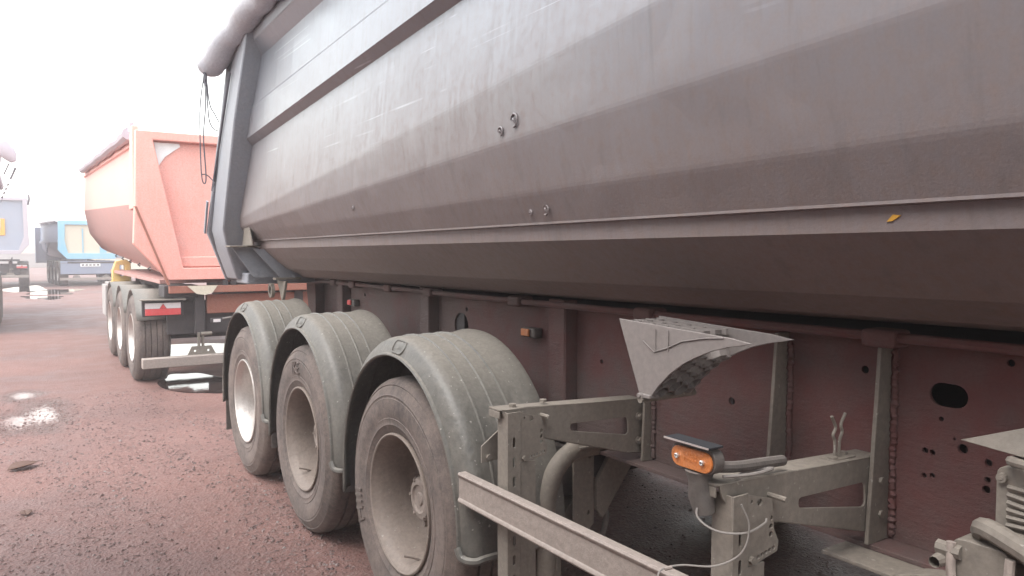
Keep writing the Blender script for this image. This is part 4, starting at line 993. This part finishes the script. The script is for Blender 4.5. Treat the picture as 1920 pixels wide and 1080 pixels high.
# yellow wheel chock on the orange trailer's toolbox
Y = tag(empty('wheel_chock', (1.45, 15.3, 0.92)), 'yellow wheel chock on the toolbox of the orange trailer', 'wheel chock', 'wheel chocks')
mb = MB(); mb.plate([(1.36, 1.05), (1.66, 1.05), (1.66, 1.38), (1.59, 1.44), (1.42, 1.41), (1.36, 1.24)], [rounded([(1.48, 1.14), (1.56, 1.14), (1.56, 1.34), (1.48, 1.34)], 0.01)], XZ(15.2), (0, 1, 0), 0.2); mb.build('chock_body', M['chock_yellow'], Y, bevel=0.01)
mb = MB(); mb.box(1.34, 1.68, 15.18, 15.42, 1.035, 1.05); mb.build('chock_base', M['chock_yellow'], Y)

# far building and fence
Hh = tag(empty('warehouse', (9, 75, 0)), 'low cream warehouse with a grey roof beyond the parked trailers', 'building')
MB().box(3.5, 17, 70, 82, 0, 2.35).build('wall', M['cream'], Hh)
mb = MB(); mb.hexa([(3.2, 69.6, 2.36), (17.3, 69.6, 2.36), (17.3, 82.4, 2.36), (3.2, 82.4, 2.36)], [(3.2, 73, 3.6), (17.3, 73, 3.6), (17.3, 79, 3.6), (3.2, 79, 3.6)]); mb.build('roof', M['roof'], Hh)
for x in (5.2, 6.4, 8.4): MB().box(x, x + 0.7, 69.95, 69.99, 1.0, 1.8).build('window', M['roof'], Hh)
Ff = tag(empty('concrete_fence', (-10, 84, 0)), 'low grey concrete fence at the far end of the yard', 'fence')
pn = None
for k in range(16):
    x = -34 + 3.0 * k
    if pn is None:
        pn = MB().box(x, x + 2.94, 84, 84.12, 0, 1.35).build('panel', M['concrete'], Ff, origin=(x, 84, 0), bevel=0.02)
        pp = MB().box(x - 0.06, x, 83.95, 84.15, 0, 1.5).build('post', M['concrete'], Ff, origin=(x, 84, 0), bevel=0.02)
        b0, p0 = pn.location.copy(), pp.location.copy()
    else:
        for src, l0 in ((pn, b0), (pp, p0)):
            c = src.copy(); C.objects.link(c); c.location = (l0.x + 3.0 * k, l0.y, l0.z)

# fallen leaves on the yard
def leaf(x, y, s, rot, label):
    mb = MB(); pts = []
    for k in range(9):
        t = k / 8; wd = s * 0.32 * math.sin(math.pi * t) ** 0.8; z = 0.008 + s * 0.20 * (t - 0.4) ** 2
        a = Vector((t * s - s / 2, wd)); b = Vector((t * s - s / 2, -wd)); m_ = Matrix.Rotation(rot, 2)
        a, b = m_ @ a, m_ @ b
        pts.append([(x + a.x, y + a.y, z + wd * 0.45), (x, y, 0) if False else (x + (a.x + b.x) / 2, y + (a.y + b.y) / 2, z), (x + b.x, y + b.y, z + wd * 0.4)])
    mb.loft(pts); o = mb.build('fallen_leaf', M['leaf'], origin=(x, y, 0)); so_ = o.modifiers.new('t', 'SOLIDIFY'); so_.thickness = 0.002
    return tag(o, label, 'leaf', 'fallen leaves')
leaf(-0.035, 6.50, 0.22, 0.5, 'large curled brown leaf on the ground nearest the wet patch')
leaf(-0.02, 5.35, 0.10, 1.7, 'small brown leaf lying on the gravel in front of the larger one')

# ---------------------------------------------------------------- the damp air over the yard
mb = MB(); mb.box(-40, 40, -6, 90, -1.0, 4.6); hz = mb.build('haze', None if False else M['white'])
hm = bpy.data.materials.new('damp air'); hm.use_nodes = True; hn = hm.node_tree; hn.nodes.clear()
pv = hn.nodes.new('ShaderNodeVolumePrincipled'); pv.inputs['Color'].default_value = (0.97, 0.95, 0.96, 1); pv.inputs['Density'].default_value = 0.0055; pv.inputs['Anisotropy'].default_value = 0.3
ho = hn.nodes.new('ShaderNodeOutputMaterial'); hn.links.new(pv.outputs[0], ho.inputs['Volume'])
hz.data.materials.clear(); hz.data.materials.append(hm); tag(hz, kind='stuff')
